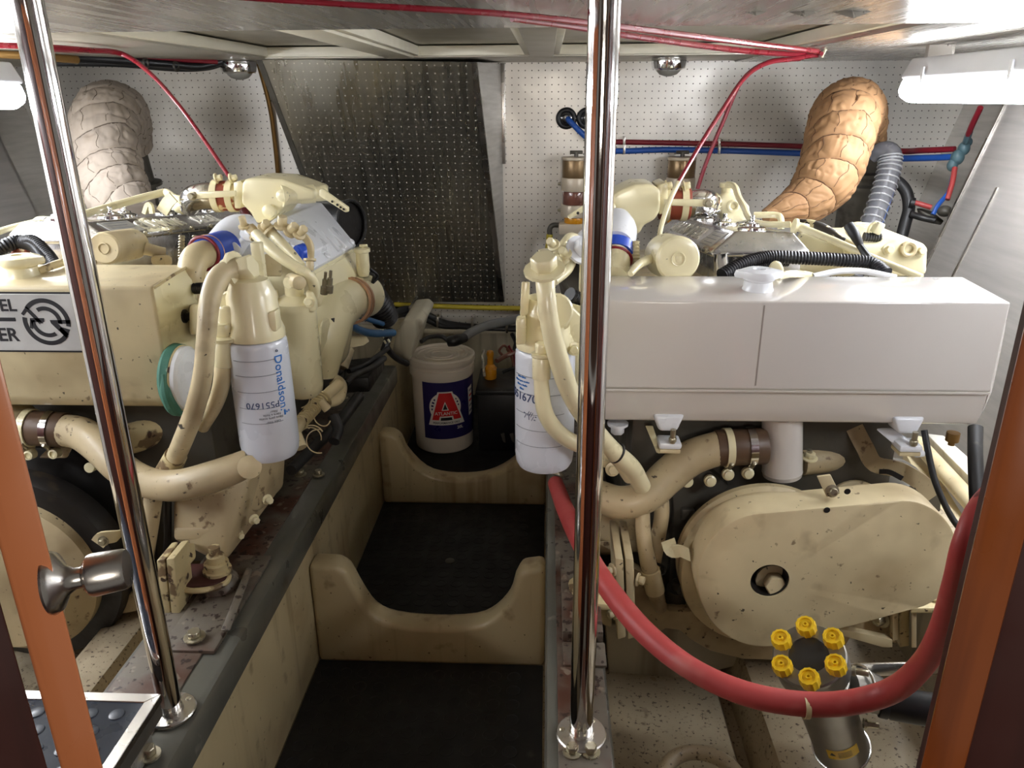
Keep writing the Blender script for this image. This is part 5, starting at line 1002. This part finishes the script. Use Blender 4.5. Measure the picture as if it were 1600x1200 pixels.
# pipes, grommets and valves on the far wall
def clip(par, p, r): return ob('pipe_clip', MB().bx(p.x-.006, p.x+.006, p.y-r*1.3, p.y+.03, p.z-r*1.35, p.z+r*2.2, .003), M['satin'], par)
t = thing('red_pipe', at(1100, 226, 3.87), 'dark red pipe running level across the far wall above a blue pipe', 'pipe')
ob('pipe', px_tube([(920, 222, 3.87), (975, 222, 3.87), (1130, 225, 3.87), (1260, 229, 3.87), (1400, 236, 3.6), (1440, 235, 3.45), (1492, 233, 3.33)], [4, 4, 4, 4, 4.5, 4.5, 4.5], 12), M['redp'], t)
for x, y in ((975, 222), (1123, 225)): clip(t, at(x, y, 3.87), .012)
t = thing('blue_pipe', at(1100, 238, 3.87), 'blue pipe leaving a black grommet and running along the far wall', 'pipe')
ob('pipe', px_tube([(886, 184, 3.89), (893, 192, 3.86), (918, 216, 3.86), (945, 233, 3.87), (975, 236, 3.87), (1060, 234, 3.87), (1260, 240, 3.87), (1375, 247, 3.65), (1440, 247, 3.45), (1492, 245, 3.33)], [4.5]*7+[5]*3, 12), M['blue'], t)
for x, y in ((975, 235), (1123, 235)): clip(t, at(x, y, 3.87), .013)
def grommet(x, label):
    c = at(x, 185, 3.895); t = thing('grommet', c, label, 'grommet', 'black grommets in the far wall')
    ob('ring', MB().torus(c, (0, -1, 0), m(12.5, c), m(4, c), 32, 12), M['black'], t); ob('disc', MB().lathe(c, (0, -1, 0), [(m(11, c), -.01), (m(11, c), .002), (m(6, c), .006), (m(5, c), .02), (.002, .021)], 28), mat('gloss_black', (40, 40, 42), .12, coat=.8), t)
grommet(885, 'black round wall grommet with the blue pipe through it'); grommet(917, 'empty black round wall grommet half hidden by the right steel pole')
t = thing('valve_manifold', at(1495, 250, 3.3), 'cluster of grey valves and red and blue pipes at the far right', 'valve')
tealg = mat('grey_green_valve', (84, 112, 120), .45)
for x, y, r in ((1506, 232, 9), (1496, 246, 10), (1488, 258, 8), (1513, 222, 6)): ob('valve_body', MB().ball(at(x, y, 3.3), m(r, at(x, y, 3.3)), (1, 1, 1.2)), tealg, t)
ob('red_riser', px_tube([(1510, 220, 3.28), (1517, 200, 3.22), (1532, 168, 3.15)], 4.5, 10), M['redp'], t); ob('blue_riser', px_tube([(1509, 222, 3.28), (1515, 206, 3.24)], 5, 10), tealg, t)
ob('red_drop', px_tube([(1492, 262, 3.28), (1488, 285, 3.25), (1480, 312, 3.22)], 4, 10), M['redh'], t); ob('blue_drop', px_tube([(1489, 275, 3.27), (1482, 300, 3.24), (1466, 320, 3.22), (1458, 335, 3.21)], 3.5, 10), M['blue'], t)
ob('red_stub', px_tube([(1428, 316, 3.28), (1442, 320, 3.26), (1455, 324, 3.25)], 4, 10), M['redh'], t); ob('hand_wheel', MB().lathe(at(1425, 317, 3.28), (1, -.3, -.2), [(.004, -.01), (.022, -.008), (.022, .008), (.004, .01)], 18), M['black'], t)
ob('black_stub', px_tube([(1422, 334, 3.26), (1440, 340, 3.25), (1462, 345, 3.22)], 5, 12), M['blackh'], t); ob('seacock_body', MB().ball(at(1476, 330, 3.2), m(11, at(1476, 330, 3.2)), (1, 1, .8)), M['greyd'], t)
ob('base_block', MB().hull(pt([(1432, 325, 3.3), (1456, 330, 3.3), (1475, 345, 3.25), (1470, 352, 3.25), (1436, 345, 3.3), (1440, 325, 3.38), (1470, 345, 3.34)]), .004), M['greyd'], t)
# fuel filters
def fuel_filter(x, label, full):
    t = thing('fuel_filter', at(x, 300, 3.78), label, 'filter', 'fuel filters on the far wall'); Y = 3.76; c = at(x, 262, Y); r = m(21.5, c); z = lambda y: at(x, y, Y).z; cc = V((c.x, Y, 0))
    def dr(n, y0, y1, k, mt, lab=None, bev=.004): return ob(n, MB().cyl(cc+V((0, 0, z(y1))), cc+V((0, 0, z(y0))), r*k, bev=bev, n=32), M[mt], t, lab)
    dr('shell', 249, 278, 1.0, 'bronze'); dr('lid', 245, 250, 1.04, 'fuelw'); dr('band', 277, 298, 1.05, 'fuelw', 'pale enamel band')
    ob('handle_stem', MB().cyl(cc+V((0, 0, z(247))), cc+V((0, 0, z(238))), .010), M['greyd'], t); p = cc+V((0, 0, z(238))); ob('tee_handle', MB().cyl(p-V((.03, 0, 0)), p+V((.03, 0, 0)), .008, bev=.002), M['greyd'], t)
    dr('bowl', 298, 319, .96, 'bowl', 'red-brown clear bowl'); dr('band', 319, 338, 1.08, 'fuelw', 'pale enamel band'); dr('sump', 338, 348, .8, 'amber')
    ob('base_block', MB().bx(cc.x-r*1.2, cc.x+r*1.1, Y-.05, Y+.06, z(364), z(348), .006), M['fuelw'], t)
    ob('wall_bracket', MB().bx(cc.x-r*.5, cc.x+r*.5, Y+.05, 3.9, z(340), z(285), .003), M['fuelw'], t)
    for y in (287, 328): ob('band_bolt', MB().bolt(V((cc.x-r*1.1, Y-.01, z(y))), (-1, 0, 0), .007, .010), M['bolt'], t)
    if full: ob('elbow', px_tube([(876, 352, Y), (864, 352, Y), (859, 358, Y), (859, 368, Y)], 4, 12), M['greyd'], t); ob('fuel_hose', px_tube([(859, 366, Y), (857, 385, Y), (855, 405, Y), (854, 440, Y)], 5, 12), M['ypipe'], t, 'yellow hose')
fuel_filter(900, 'bronze and cream fuel filter just left of the right steel pole', True)
fuel_filter(1065, 'bronze and cream fuel filter right of the right steel pole, crossed by a red cable', False)
# dome lights
def dome(x, y, label):
    c = at(x, y, 3.5); c.z = 1.658; t = thing('dome_light', c, label, 'light', 'dome lights at the ceiling edge'); r = m(27, c)
    ob('bezel', MB().lathe(c, (0, 0, -1), [(r*.8, 0), (r, .004), (r*1.02, .022), (r*.95, .045), (r*.72, .052), (r*.7, .045)], 40), M['chrome'], t); ob('lens', MB().lathe(c+V((0, 0, -.044)), (0, 0, -1), [(r*.72, 0), (r*.70, .010), (r*.5, .024), (r*.2, .031), (.001, .032)], 36), M['dlens'], t)
dome(372, 97, 'small chrome dome light upper left, above the lagged elbow'); dome(1045, 99, 'small chrome dome light right of the right pole')

# cables at the ceiling
def cable(name, l, r, mt, label, cat='cable', group=None): return solo(name, px_tube(l, r, 10), M[mt], label, cat, group)
def ceil_cable(l, r, label):
    P = [atz(x, y, 1.636) for x, y in l]; return solo('red_cable', MB().tube(P, [m(q, p) for q, p in zip(r, P)], 10), M['redc'], label, 'cable', 'red cables')
ceil_cable([(340, -6), (560, 8), (800, 23), (1000, 46), (1160, 66), (1278, 80)], [4, 4.5, 5, 5, 4.5, 3.8], 'upper of two red cables slanting along the ceiling past the right pole')
ceil_cable([(800, 29), (900, 42), (1000, 58), (1160, 79), (1270, 86), (1284, 84)], [5, 5, 5, 4.5, 3.8, 3], 'lower of two red cables slanting along the ceiling past the right pole')
cable('red_cable', [(1282, 84, 2.98), (1240, 92, 2.9), (1200, 98, 2.8), (1165, 120, 2.6), (1130, 170, 2.45), (1095, 225, 2.3), (1060, 285, 2.15)], 3.6, 'redc', 'red cable hanging from the ceiling to the right engine intake', group='red cables')
cable('red_cable', [(1250, 92, 3.0), (1200, 97, 3.1), (1160, 125, 3.1), (1130, 190, 3.1), (1105, 250, 3.1), (1088, 300, 3.1)], 3.2, 'redp', 'dark red cable hanging behind the brighter one at the right engine', group='red cables')
solo('cream_cable', px_tube([(1060, 285, 2.15), (1046, 315, 2.1), (1033, 355, 2.05), (1026, 400, 1.95)], 4, 10), M['cream'], 'cream painted cable tail dropping beside the right intake elbow', 'cable')
cable('red_cable', [(-20, 70, 2.2), (60, 73, 2.25), (130, 78, 2.4), (190, 84, 2.6), (235, 115, 2.5), (280, 165, 2.4), (320, 220, 2.3), (358, 276, 2.2)], [4.5, 4.5, 4.5, 4, 3.4, 3.2, 3.2, 3.2], 'redc', 'red cable hanging in an arc to the left engine intake', group='red cables')
cable('red_cable', [(60, 76, 2.6), (180, 84, 3.1), (260, 92, 3.3), (340, 97, 3.4)], 3.2, 'redp', 'dark red cable along the ceiling edge, upper left', group='red cables')
t = thing('cable_bundle', at(200, 97, 3.3), 'bundle of black and tan cables along the ceiling edge, upper left', 'cables')
for l, r, mt in (([(60, 89, 2.9), (150, 92, 3.1), (260, 100, 3.3), (310, 104, 3.38), (345, 96, 3.45)], 6, 'black'), ([(60, 99, 3.0), (180, 100, 3.2), (270, 107, 3.35), (320, 106, 3.42), (350, 98, 3.5)], 4.5, 'blackh'), ([(-20, 84, 2.6), (40, 87, 2.7), (120, 93, 2.9)], 6, 'brass')): ob('cable', px_tube(l, r, 12), M[mt], t)
for q in ((118, 92, 3.0), (228, 99, 3.2), (275, 104, 3.3)): p = at(*q); ob('cable_tie', MB().ringband(p-V((.004, 0, 0)), p+V((.004, 0, 0)), m(8, p), m(6.5, p)), M['greyd'], t)
def zigzag(x0, x1, y0, Y, n, drop, label):  # zigzag metal ribbon hanging just below the ceiling
    P = []
    a, b = at(x0, y0, Y), at(x1, y0+6, Y)
    rings = []
    for i in range(n*2+1):
        p = a+(b-a)*(i/(n*2)); d = drop*(.25+.75*(i % 2)); rings.append([p+V((0, 0, .01)), p+V((0, -.002, .01)), p+V((0, -.03*(i % 2), -d)), p+V((0, .002-.03*(i % 2), -d))])
    mb = MB(); mb.rings(rings); return solo('zigzag_strip', mb, M['ceil'], label, 'zigzag', 'crumpled foil strips', ang=10)
zigzag(1140, 1365, 6, 1.62, 3, .022, 'long crumpled foil strip poking out of the ceiling seam near the top edge'); zigzag(1390, 1470, 76, 3.35, 3, .02, 'short crumpled foil strip at the ceiling edge by the bright lamp')
solo('cable_tie', px_tube([(1284, 90, 2.97), (1290, 78, 2.97), (1296, 74, 2.97)], 2.2, 8), M['tie'], 'pale cable tie holding the red cables at the ceiling', 'tie')

# ------------------------------------------------------------------ far end of the walkway
pc = atz(696, 688, .012); pc = V((pc.x, 3.22, .0115)); r0 = m(45, at(696, 640, 3.22)); r1 = m(49, at(696, 560, 3.22)); ph = at(696, 546, 3.22).z-pc.z
t = thing('oil_pail', pc, 'white oil pail with a navy label at the end of the walkway', 'pail')
ob('bucket', MB().lathe(pc, (0, 0, 1), [(r0*.94, 0), (r0*.99, .006), (r0, .02), (r1*.97, ph*.78), (r1*1.03, ph*.785), (r1*1.03, ph*.86), (r1*.985, ph*.865), (r1*.985, ph*.93)], 56), M['pail'], t)
ld = ob('lid', MB().lathe(pc+V((0, 0, ph*.90)), (0, 0, 1), [(r1*1.05, 0), (r1*1.07, .006), (r1*1.06, .026), (r1*1.0, .032), (r1*.93, .032), (r1*.9, .022), (r1*.6, .02), (.001, .022)], 56), M['pail'], t)
for q in (.35, .55, .78): ob('lid_ridge', MB().torus(pc+V((0, 0, ph*.90+.022)), (0, 0, 1), r1*q, .005, 40, 6), M['pail'], ld)
A0 = head_face(pc); PZ = lambda y: at(696, y, 3.09).z
def rad(z): return r0+(r1*.97-r0)*max(0, (z-pc.z-.02))/(ph*.78-.02)
def on_pail(ang, zc):
    return lambda u, v, w: V((pc.x+(rad(zc+v)+w)*math.cos(ang+u/r0), pc.y+(rad(zc+v)+w)*math.sin(ang+u/r0), zc+v))
px = m(1, at(696, 630, 3.09)); f0 = on_pail(A0+.06, PZ(642))
zz = lambda y: (PZ(y)-PZ(642))
lbl = ob('label', warp_poly(f0, [(-36*px, zz(686)), (80*px, zz(686)), (80*px, zz(598)), (-36*px, zz(598))], .0016, 5), M['navy'], t, 'navy label with a red letter emblem')
bx_ = lambda x: (x-695)*px
def lay(n, pts, w, mt): return ob(n, warp_poly(f0, [(bx_(x), zz(y)) for x, y in pts], w), M[mt], lbl)
C = [(695+25*math.cos(i*math.pi/16), 637+24*math.sin(i*math.pi/16)) for i in range(32)]; lay('emblem_disc', C, .0022, 'whl')
C = [(695+22*math.cos(i*math.pi/16), 637+21*math.sin(i*math.pi/16)) for i in range(32)]; lay('emblem_disc', C, .0027, 'navy')
for i in range(24):
    a_ = i*math.pi/12; lay('emblem_tooth', [(695+rr*math.cos(a_+d), 637+rr*math.sin(a_+d)) for rr, d in ((18, -.06), (23, -.06), (23, .06), (18, .06))], .0031, 'whl')
lay('letter_outline', [(684, 612), (706, 612), (726, 664), (668, 664)], .0036, 'whl'); lay('letter_red', [(686, 614), (704, 614), (720, 656), (674, 656)], .0041, 'redl')
lay('letter_hole', [(694.5, 627), (700, 641), (689, 641)], .0046, 'whl'); lay('letter_hole', [(694.5, 630), (698, 639.5), (691, 639.5)], .0051, 'ink'); lay('letter_foot', [(686, 650), (706, 650), (708, 658), (684, 658)], .0046, 'whl'); lay('letter_foot', [(688, 652), (704, 652), (705, 656.5), (687, 656.5)], .0051, 'ink')
def ptext(w, x, y, h, mt, off): ob('lettering', text_mesh(w, h*px*1.4, lambda a, b, c: f0(bx_(x)+a, zz(y)+b, off+c), .0003, 'CENTER', .012), M[mt], lbl)
ptext('ATLANTIC', 696, 646, 5.2, 'whl', .0048); ptext('PERFORMANCE OILS', 696, 660.6, 3.2, 'ink', .0042); ptext('20L', 718, 670, 5, 'whl', .0022)
lay('info_panel', [(736, 614), (748, 611), (748, 655), (738, 658)], .0022, 'whl')
for i in range(5): lay('info_line', [(739, 618+8*i), (747, 616+8*i), (747, 619+8*i), (739, 621+8*i)], .0028, 'redl' if i in (1, 2) else 'inkg')
# battery, bottle and leads
bz = .0115; b0, b1 = at(744, 690, 3.16), at(830, 690, 3.16); bt = at(780, 600, 3.2).z
t = thing('battery_box', V(((b0.x+b1.x)/2, 3.3, bz)), 'black battery box beside the white oil pail', 'battery')
ob('case', MB().bx(b0.x+.012, b1.x, 3.14, 3.42, bz, bt-.03, .008), M['black'], t); lid = ob('lid', MB().hull([V((x, y, z)) for x, y in ((b0.x+.004, 3.13), (b1.x+.006, 3.13), (b0.x+.004, 3.43), (b1.x+.006, 3.43)) for z in (bt-.032, bt-.006)]+[V((x, y, bt)) for x, y in ((b0.x+.03, 3.16), (b1.x-.02, 3.16), (b0.x+.03, 3.4), (b1.x-.02, 3.4))], .006), M['black'], t)
ob('lid_ridge', MB().bx(b0.x+.002, b1.x+.008, 3.126, 3.434, bt-.028, bt-.024, .001), M['black'], t)
for x in (782, 796): ob('side_latch', MB().hull(pt([(x, 678, 3.135), (x+6, 676, 3.135), (x+4, 690, 3.13), (x+8, 692, 3.13), (x, 678, 3.145), (x+8, 692, 3.145)])), M['greyd'], t)
c = at(766, 581, 3.26); c = V((c.x, 3.27, bt+.001)); k = m(9.5, c)
t = thing('oil_can', c, 'small amber bottle with a long neck standing on the battery box', 'bottle')
ob('body', MB().lathe(c, (0, 0, 1), [(k*.9, 0), (k, .004), (k*1.02, .03), (k*.98, .05), (k*.75, .062), (k*.55, .068), (k*.5, .10), (k*.55, .104), (k*.62, .118), (k*.5, .13), (.002, .135)], 28), M['amber'], t); ob('label_ring', MB().torus(c+V((0, 0, .05)), (0, 0, 1), k*.98, .003, 24, 6), M['amber'], t)
solo('wire_hook', px_tube([(756, 548, 3.25), (753, 556, 3.22), (755, 572, 3.20), (757, 588, 3.18)], 2.2, 8), M['satin'], 'bent bright rod hooked in front of the amber bottle', 'hook')
t = thing('wiring_loom', at(790, 560, 3.45), 'tangle of brown and black wires above the battery box', 'wires')
for l, r, mt in (([(776, 564, 3.35), (790, 556, 3.4), (812, 548, 3.45)], 4, 'bowl'), ([(785, 555, 3.4), (780, 548, 3.4), (788, 540, 3.42), (800, 552, 3.42)], 2, 'bowl'), ([(792, 545, 3.42), (800, 560, 3.42), (803, 575, 3.4)], 2, 'bowl'), ([(800, 522, 3.6), (806, 535, 3.55), (804, 548, 3.5), (812, 555, 3.45)], 3.5, 'black'), ([(785, 582, 3.3), (800, 576, 3.32), (815, 575, 3.35)], 2.5, 'black'), ([(795, 540, 3.42), (803, 556, 3.42), (806, 570, 3.4)], 1.8, 'redp')): ob('wire', px_tube(l, r, 8), M[mt], t)
t = thing('trunk_cable', at(720, 505, 3.8), 'thick black cables clipped along the foot of the far wall', 'cables')
ob('cable', px_tube([(610, 500, 3.5), (622, 488, 3.6), (640, 484, 3.7), (665, 492, 3.8), (695, 506, 3.82), (740, 512, 3.82), (790, 514, 3.82), (830, 516, 3.82)], 6.5, 14), M['black'], t); ob('cable', px_tube([(605, 512, 3.5), (616, 496, 3.58), (640, 492, 3.68), (670, 502, 3.79), (705, 511, 3.81), (830, 512, 3.84)], 4, 12), M['blackh'], t)
for q in ((641, 490, 3.66), (684, 505, 3.79), (738, 510, 3.79), (792, 514, 3.79)): p = at(*q); ob('clip', MB().bx(p.x-.006, p.x+.006, p.y-.01, 3.9, p.z-.02, p.z+.035, .002), M['satin'], t)
t = thing('yellow_pipe', at(720, 480, 3.86), 'yellow pipe along the foot of the far wall', 'pipe'); ob('pipe', px_tube([(616, 475, 3.86), (640, 477, 3.86), (760, 481, 3.86), (830, 482, 3.86)], 4, 12), M['ypipe'], t); ob('end_grommet', MB().torus(at(618, 475, 3.88), (1, -1, 0), .022, .009, 24, 10), M['black'], t)
t = thing('grey_cable', at(760, 515, 3.6), 'thick grey cable ending in a black plug on the pail lid', 'cable'); ob('cable', px_tube([(722, 530, 3.2), (735, 520, 3.3), (760, 509, 3.45), (800, 500, 3.6), (840, 493, 3.7)], 7, 14), M['grey'], t); ob('plug', px_tube([(700, 534, 3.15), (712, 532, 3.15), (726, 528, 3.2)], [8, 9, 7], 14), M['black'], t); ob('pigtail', px_tube([(702, 534, 3.15), (690, 526, 3.15), (670, 527, 3.12), (658, 534, 3.08)], 3.5, 10), M['black'], t)
struct('trim_40', MB().slab([(630, 500), (652, 498), (661, 507), (650, 528), (640, 566), (626, 562), (612, 548), (620, 516)], 3.02, .35, .012, 3), M['glass2'])
struct('trim_41', MB().bx(-1.3, 1.2, 3.80, 3.9, .36, .385, .006), M['glass2'])
# things behind the left engine
t = thing('duct_spigot', at(552, 350, 3.0), 'short black round duct behind the white cover of the left engine', 'duct'); c = at(549, 350, 2.95); k = m(36, c); da = V((1, -.42, .05))
ob('drum', MB().lathe(c, -da, [(k, 0), (k, .16), (k*.5, .165)], 40, False), M['black'], t); ob('inner', MB().lathe(c-da.normalized()*.012, da, [(k*.97, 0), (.001, .003)], 40), M['dark'], t); ob('rim', MB().torus(c, da, k*1.0, .007, 40, 8), M['blackh'], t)
solo('flexible_duct', MB().corr(pt([(575, 452, 2.75), (592, 478, 2.8), (602, 498, 2.85)]), m(22, at(590, 478, 2.8)), .014, .08, 24), M['dark'], 'dark ribbed duct dropping behind the left engine casing', 'duct')
t = thing('blue_hoses', at(590, 512, 2.7), 'pair of dull blue hoses tied together behind the left engine', 'hoses')
ob('hose', px_tube([(545, 505, 2.4), (562, 516, 2.5), (585, 521, 2.6), (614, 520, 2.75)], 6, 14), M['bhose'], t); ob('hose', px_tube([(555, 492, 2.5), (575, 499, 2.6), (598, 506, 2.7)], 4, 12), M['bhose'], t); p = at(597, 521, 2.66); ob('cable_tie', MB().ringband(p-V((.006, 0, 0)), p+V((.006, 0, 0)), m(7, p), m(5.8, p)), M['tie'], t)
t = thing('black_harness', at(600, 555, 2.7), 'black cables crossing the far end of the left girder', 'cables')
for l, r in (([(545, 580, 2.3), (570, 570, 2.4), (590, 556, 2.55), (605, 545, 2.7)], 4), ([(604, 530, 2.75), (606, 545, 2.75), (620, 560, 2.85), (636, 568, 2.95)], 5), ([(610, 516, 2.8), (606, 530, 2.76), (600, 548, 2.72)], 6), ([(548, 592, 2.3), (565, 588, 2.35), (585, 575, 2.45)], 3)): ob('cable', px_tube(l, r, 10), M['blackh'], t)
for q in ((600, 532), (606, 530)): ob('cable_tie', MB().cyl(at(*q, 2.7), at(q[0]+3, q[1]+5, 2.7), .004), M['tie'], t)
t = thing('cable_tray', at(560, 590, 2.35), 'dark tray of greasy cables on the left girder behind the engine', 'tray')
ob('tray', MB().hull(pt([(540, 562, 2.5), (600, 556, 2.6), (576, 590, 2.3), (536, 592, 2.3)])+[p+V((0, 0, -.05)) for p in pt([(540, 562, 2.5), (600, 556, 2.6), (576, 590, 2.3), (536, 592, 2.3)])], .006), M['dark'], t); ob('mount_arm', MB().hull(pt([(542, 525, 2.5), (572, 524, 2.55), (578, 534, 2.55), (570, 540, 2.5), (545, 545, 2.45), (545, 525, 2.6), (572, 530, 2.6)]), .006), M['cream_d'], t)
ob('mount_leg', MB().cyl(at(545, 545, 2.45), at(535, 575, 2.4), m(9, at(540, 560, 2.4))), M['cream_d'], t)

# ------------------------------------------------------------------ right-hand side, outboard
def yrun(name, a, b, r, mt, label, cat): return solo(name, MB().tube([at(*a), at(*b)], r, 16, 1), M[mt], label, cat)
A_, B_ = at(1440, 680, 2.5), at(1560, 822, 1.62)
yrun('side_pipe', (1434, 692, 2.38), (1560, 832, 1.62), .024, 'cream_d', 'cream pipe tied along the right side, below the white tank', 'pipe')
solo('side_shelf', MB().hull(pt([(1448, 678, 2.5), (1466, 672, 2.5), (1600, 790, 1.65), (1570, 800, 1.65), (1448, 690, 2.5), (1570, 830, 1.65)]), .004), M['wfoam'], 'white ledge lit by the lamp, running along the right side', 'ledge')
solo('side_channel', MB().hull(pt([(1410, 700, 2.45), (1440, 700, 2.45), (1540, 860, 1.6), (1500, 870, 1.6), (1410, 720, 2.45), (1500, 890, 1.6)]), .004), M['cream_d'], 'cream channel on the right, inboard of the tied pipe', 'channel')
p = at(1478, 742, 2.1); solo('pipe_tie', MB().ringband(p-V((.0, -.008, 0)), p+V((0, .008, 0)), .03, .024), M['tie'], 'pale cable tie around the right side pipe', 'tie')
solo('black_hose', px_tube([(1524, 668, 1.72), (1524, 720, 1.66), (1528, 800, 1.6), (1530, 900, 1.55)], [11, 11, 12, 12], 16), M['blackh'], 'thick black hose dropping from the right end of the white tank', 'hose', 'black hoses')
solo('grey_wire', px_tube([(1444, 672, 1.58), (1450, 705, 1.56), (1462, 755, 1.53), (1485, 805, 1.5), (1512, 842, 1.47), (1540, 880, 1.45)], 5, 12), M['blackh'], 'thin dark cable curving down past the right end of the belt guard', 'cable')

# ------------------------------------------------------------------ doorway
d0, d1 = at(12, 900, .48), at(86, 900, .485); dr_ = V((-.645, .765, 0))
t = thing('door', V((d1.x, d1.y, .3)), 'varnished orange wooden door edge at the left, with a steel knob', 'door')
P = [V((d0.x, d0.y, .25)), V((d1.x, d1.y, .25)), V((d1.x, d1.y, .25))+dr_*.42, V((d0.x, d0.y, .25))+dr_*.42]
ob('leaf', MB().prism(P, (0, 0, 1.38), .003, 2), M['wood'], t)
kc = V((d1.x, d1.y, at(95, 915, .49).z))+dr_*.012; kn = V((.93, .30, .06)).normalized()
ob('knob_rose', MB().lathe(kc-kn*.004, kn, [(.0245, 0), (.025, .002), (.023, .006), (.012, .012), (.0085, .018), (.0085, .024)], 40), M['satin'], t, 'satin steel rose')
ob('knob', MB().lathe(kc+kn*.010, kn, [(.0075, 0), (.0075, .010), (.013, .012), (.0165, .015), (.0172, .018), (.0162, .040), (.0150, .0425), (.010, .043), (.001, .043)], 44), M['satin'], t, 'satin steel knob')
j0, j1 = at(1484, 1000, .5), at(1556, 1000, .5)
t = thing('door_frame', V((j0.x, .5, 0)), 'orange-brown varnished door frame at the right edge', 'door frame')
ob('face_moulding', MB().prism([V((j0.x, .5, .2)), V((j1.x-.006, .488, .2)), V((j1.x, .50, .2)), V((j1.x, .56, .2)), V((j0.x+.05, .56, .2))], (0, 0, 1.44), .003, 2), M['wood2'], t)
ob('jamb', MB().prism([V((j1.x-.002, .50, .2)), V((j1.x+.16, .43, .2)), V((j1.x+.16, .56, .2)), V((j1.x-.002, .56, .2))], (0, 0, 1.44), .003), M['woodd'], t, 'reddish wood with shade in its dark colour')
q0 = at(46, 1100, .47)
t = thing('door_frame', V((q0.x-.1, .42, 0)), 'wooden door frame with shade in its dark colour, lower left corner', 'door frame'); ob('jamb', MB().prism([V((q0.x, .47, .2)), V((q0.x-.2, .40, .2)), V((q0.x-.2, .5, .2)), V((q0.x-.03, .5, .2))], (0, 0, 1.44), .003), M['woodd'], t)
# step with studded rubber and aluminium edging
zs = .60; c0 = atz(252, 1084, zs); cx, cy = c0.x, c0.y
t = thing('step', V((cx-.2, cy-.15, .5)), 'low step with studded dark rubber and aluminium edging beside the left pole', 'step')
ob('tread', MB().bx(cx-.6, cx-.018, cy-.45, cy-.018, zs-.012, zs-.002, .001), M['rub2'], t)
ob('edging', MB().prism([V((cx-.6, cy, zs)), V((cx, cy, zs)), V((cx-.019, cy-.019, zs)), V((cx-.6, cy-.019, zs))], (0, 0, -.014), .001, 1), M['satin'], t); ob('edging', MB().prism([V((cx, cy, zs)), V((cx, cy-.45, zs)), V((cx-.019, cy-.45, zs)), V((cx-.019, cy-.019, zs))], (0, 0, -.014), .001, 1), M['satin'], t)
ob('side_panel', MB().bx(cx-.016, cx-.002, cy-.45, cy-.004, zs-.04, zs-.012), M['greyd'], t); ob('foot_strip', MB().bx(cx-.06, cx-.018, cy-.45, cy-.02, .505, zs-.04), M['satin'], t); ob('back_panel', MB().bx(cx-.6, cx-.01, cy-.016, cy-.004, zs-.05, zs-.012), M['dark'], t)
for i in range(5):
    for j in range(5): ob('stud', MB().lathe(V((cx-.05-i*.043-(j % 2)*.021, cy-.045-j*.036, zs-.0025)), (0, 0, 1), [(.0125, 0), (.0115, .0022), (.009, .0028), (.001, .003)], 18), M['rub2'], t)
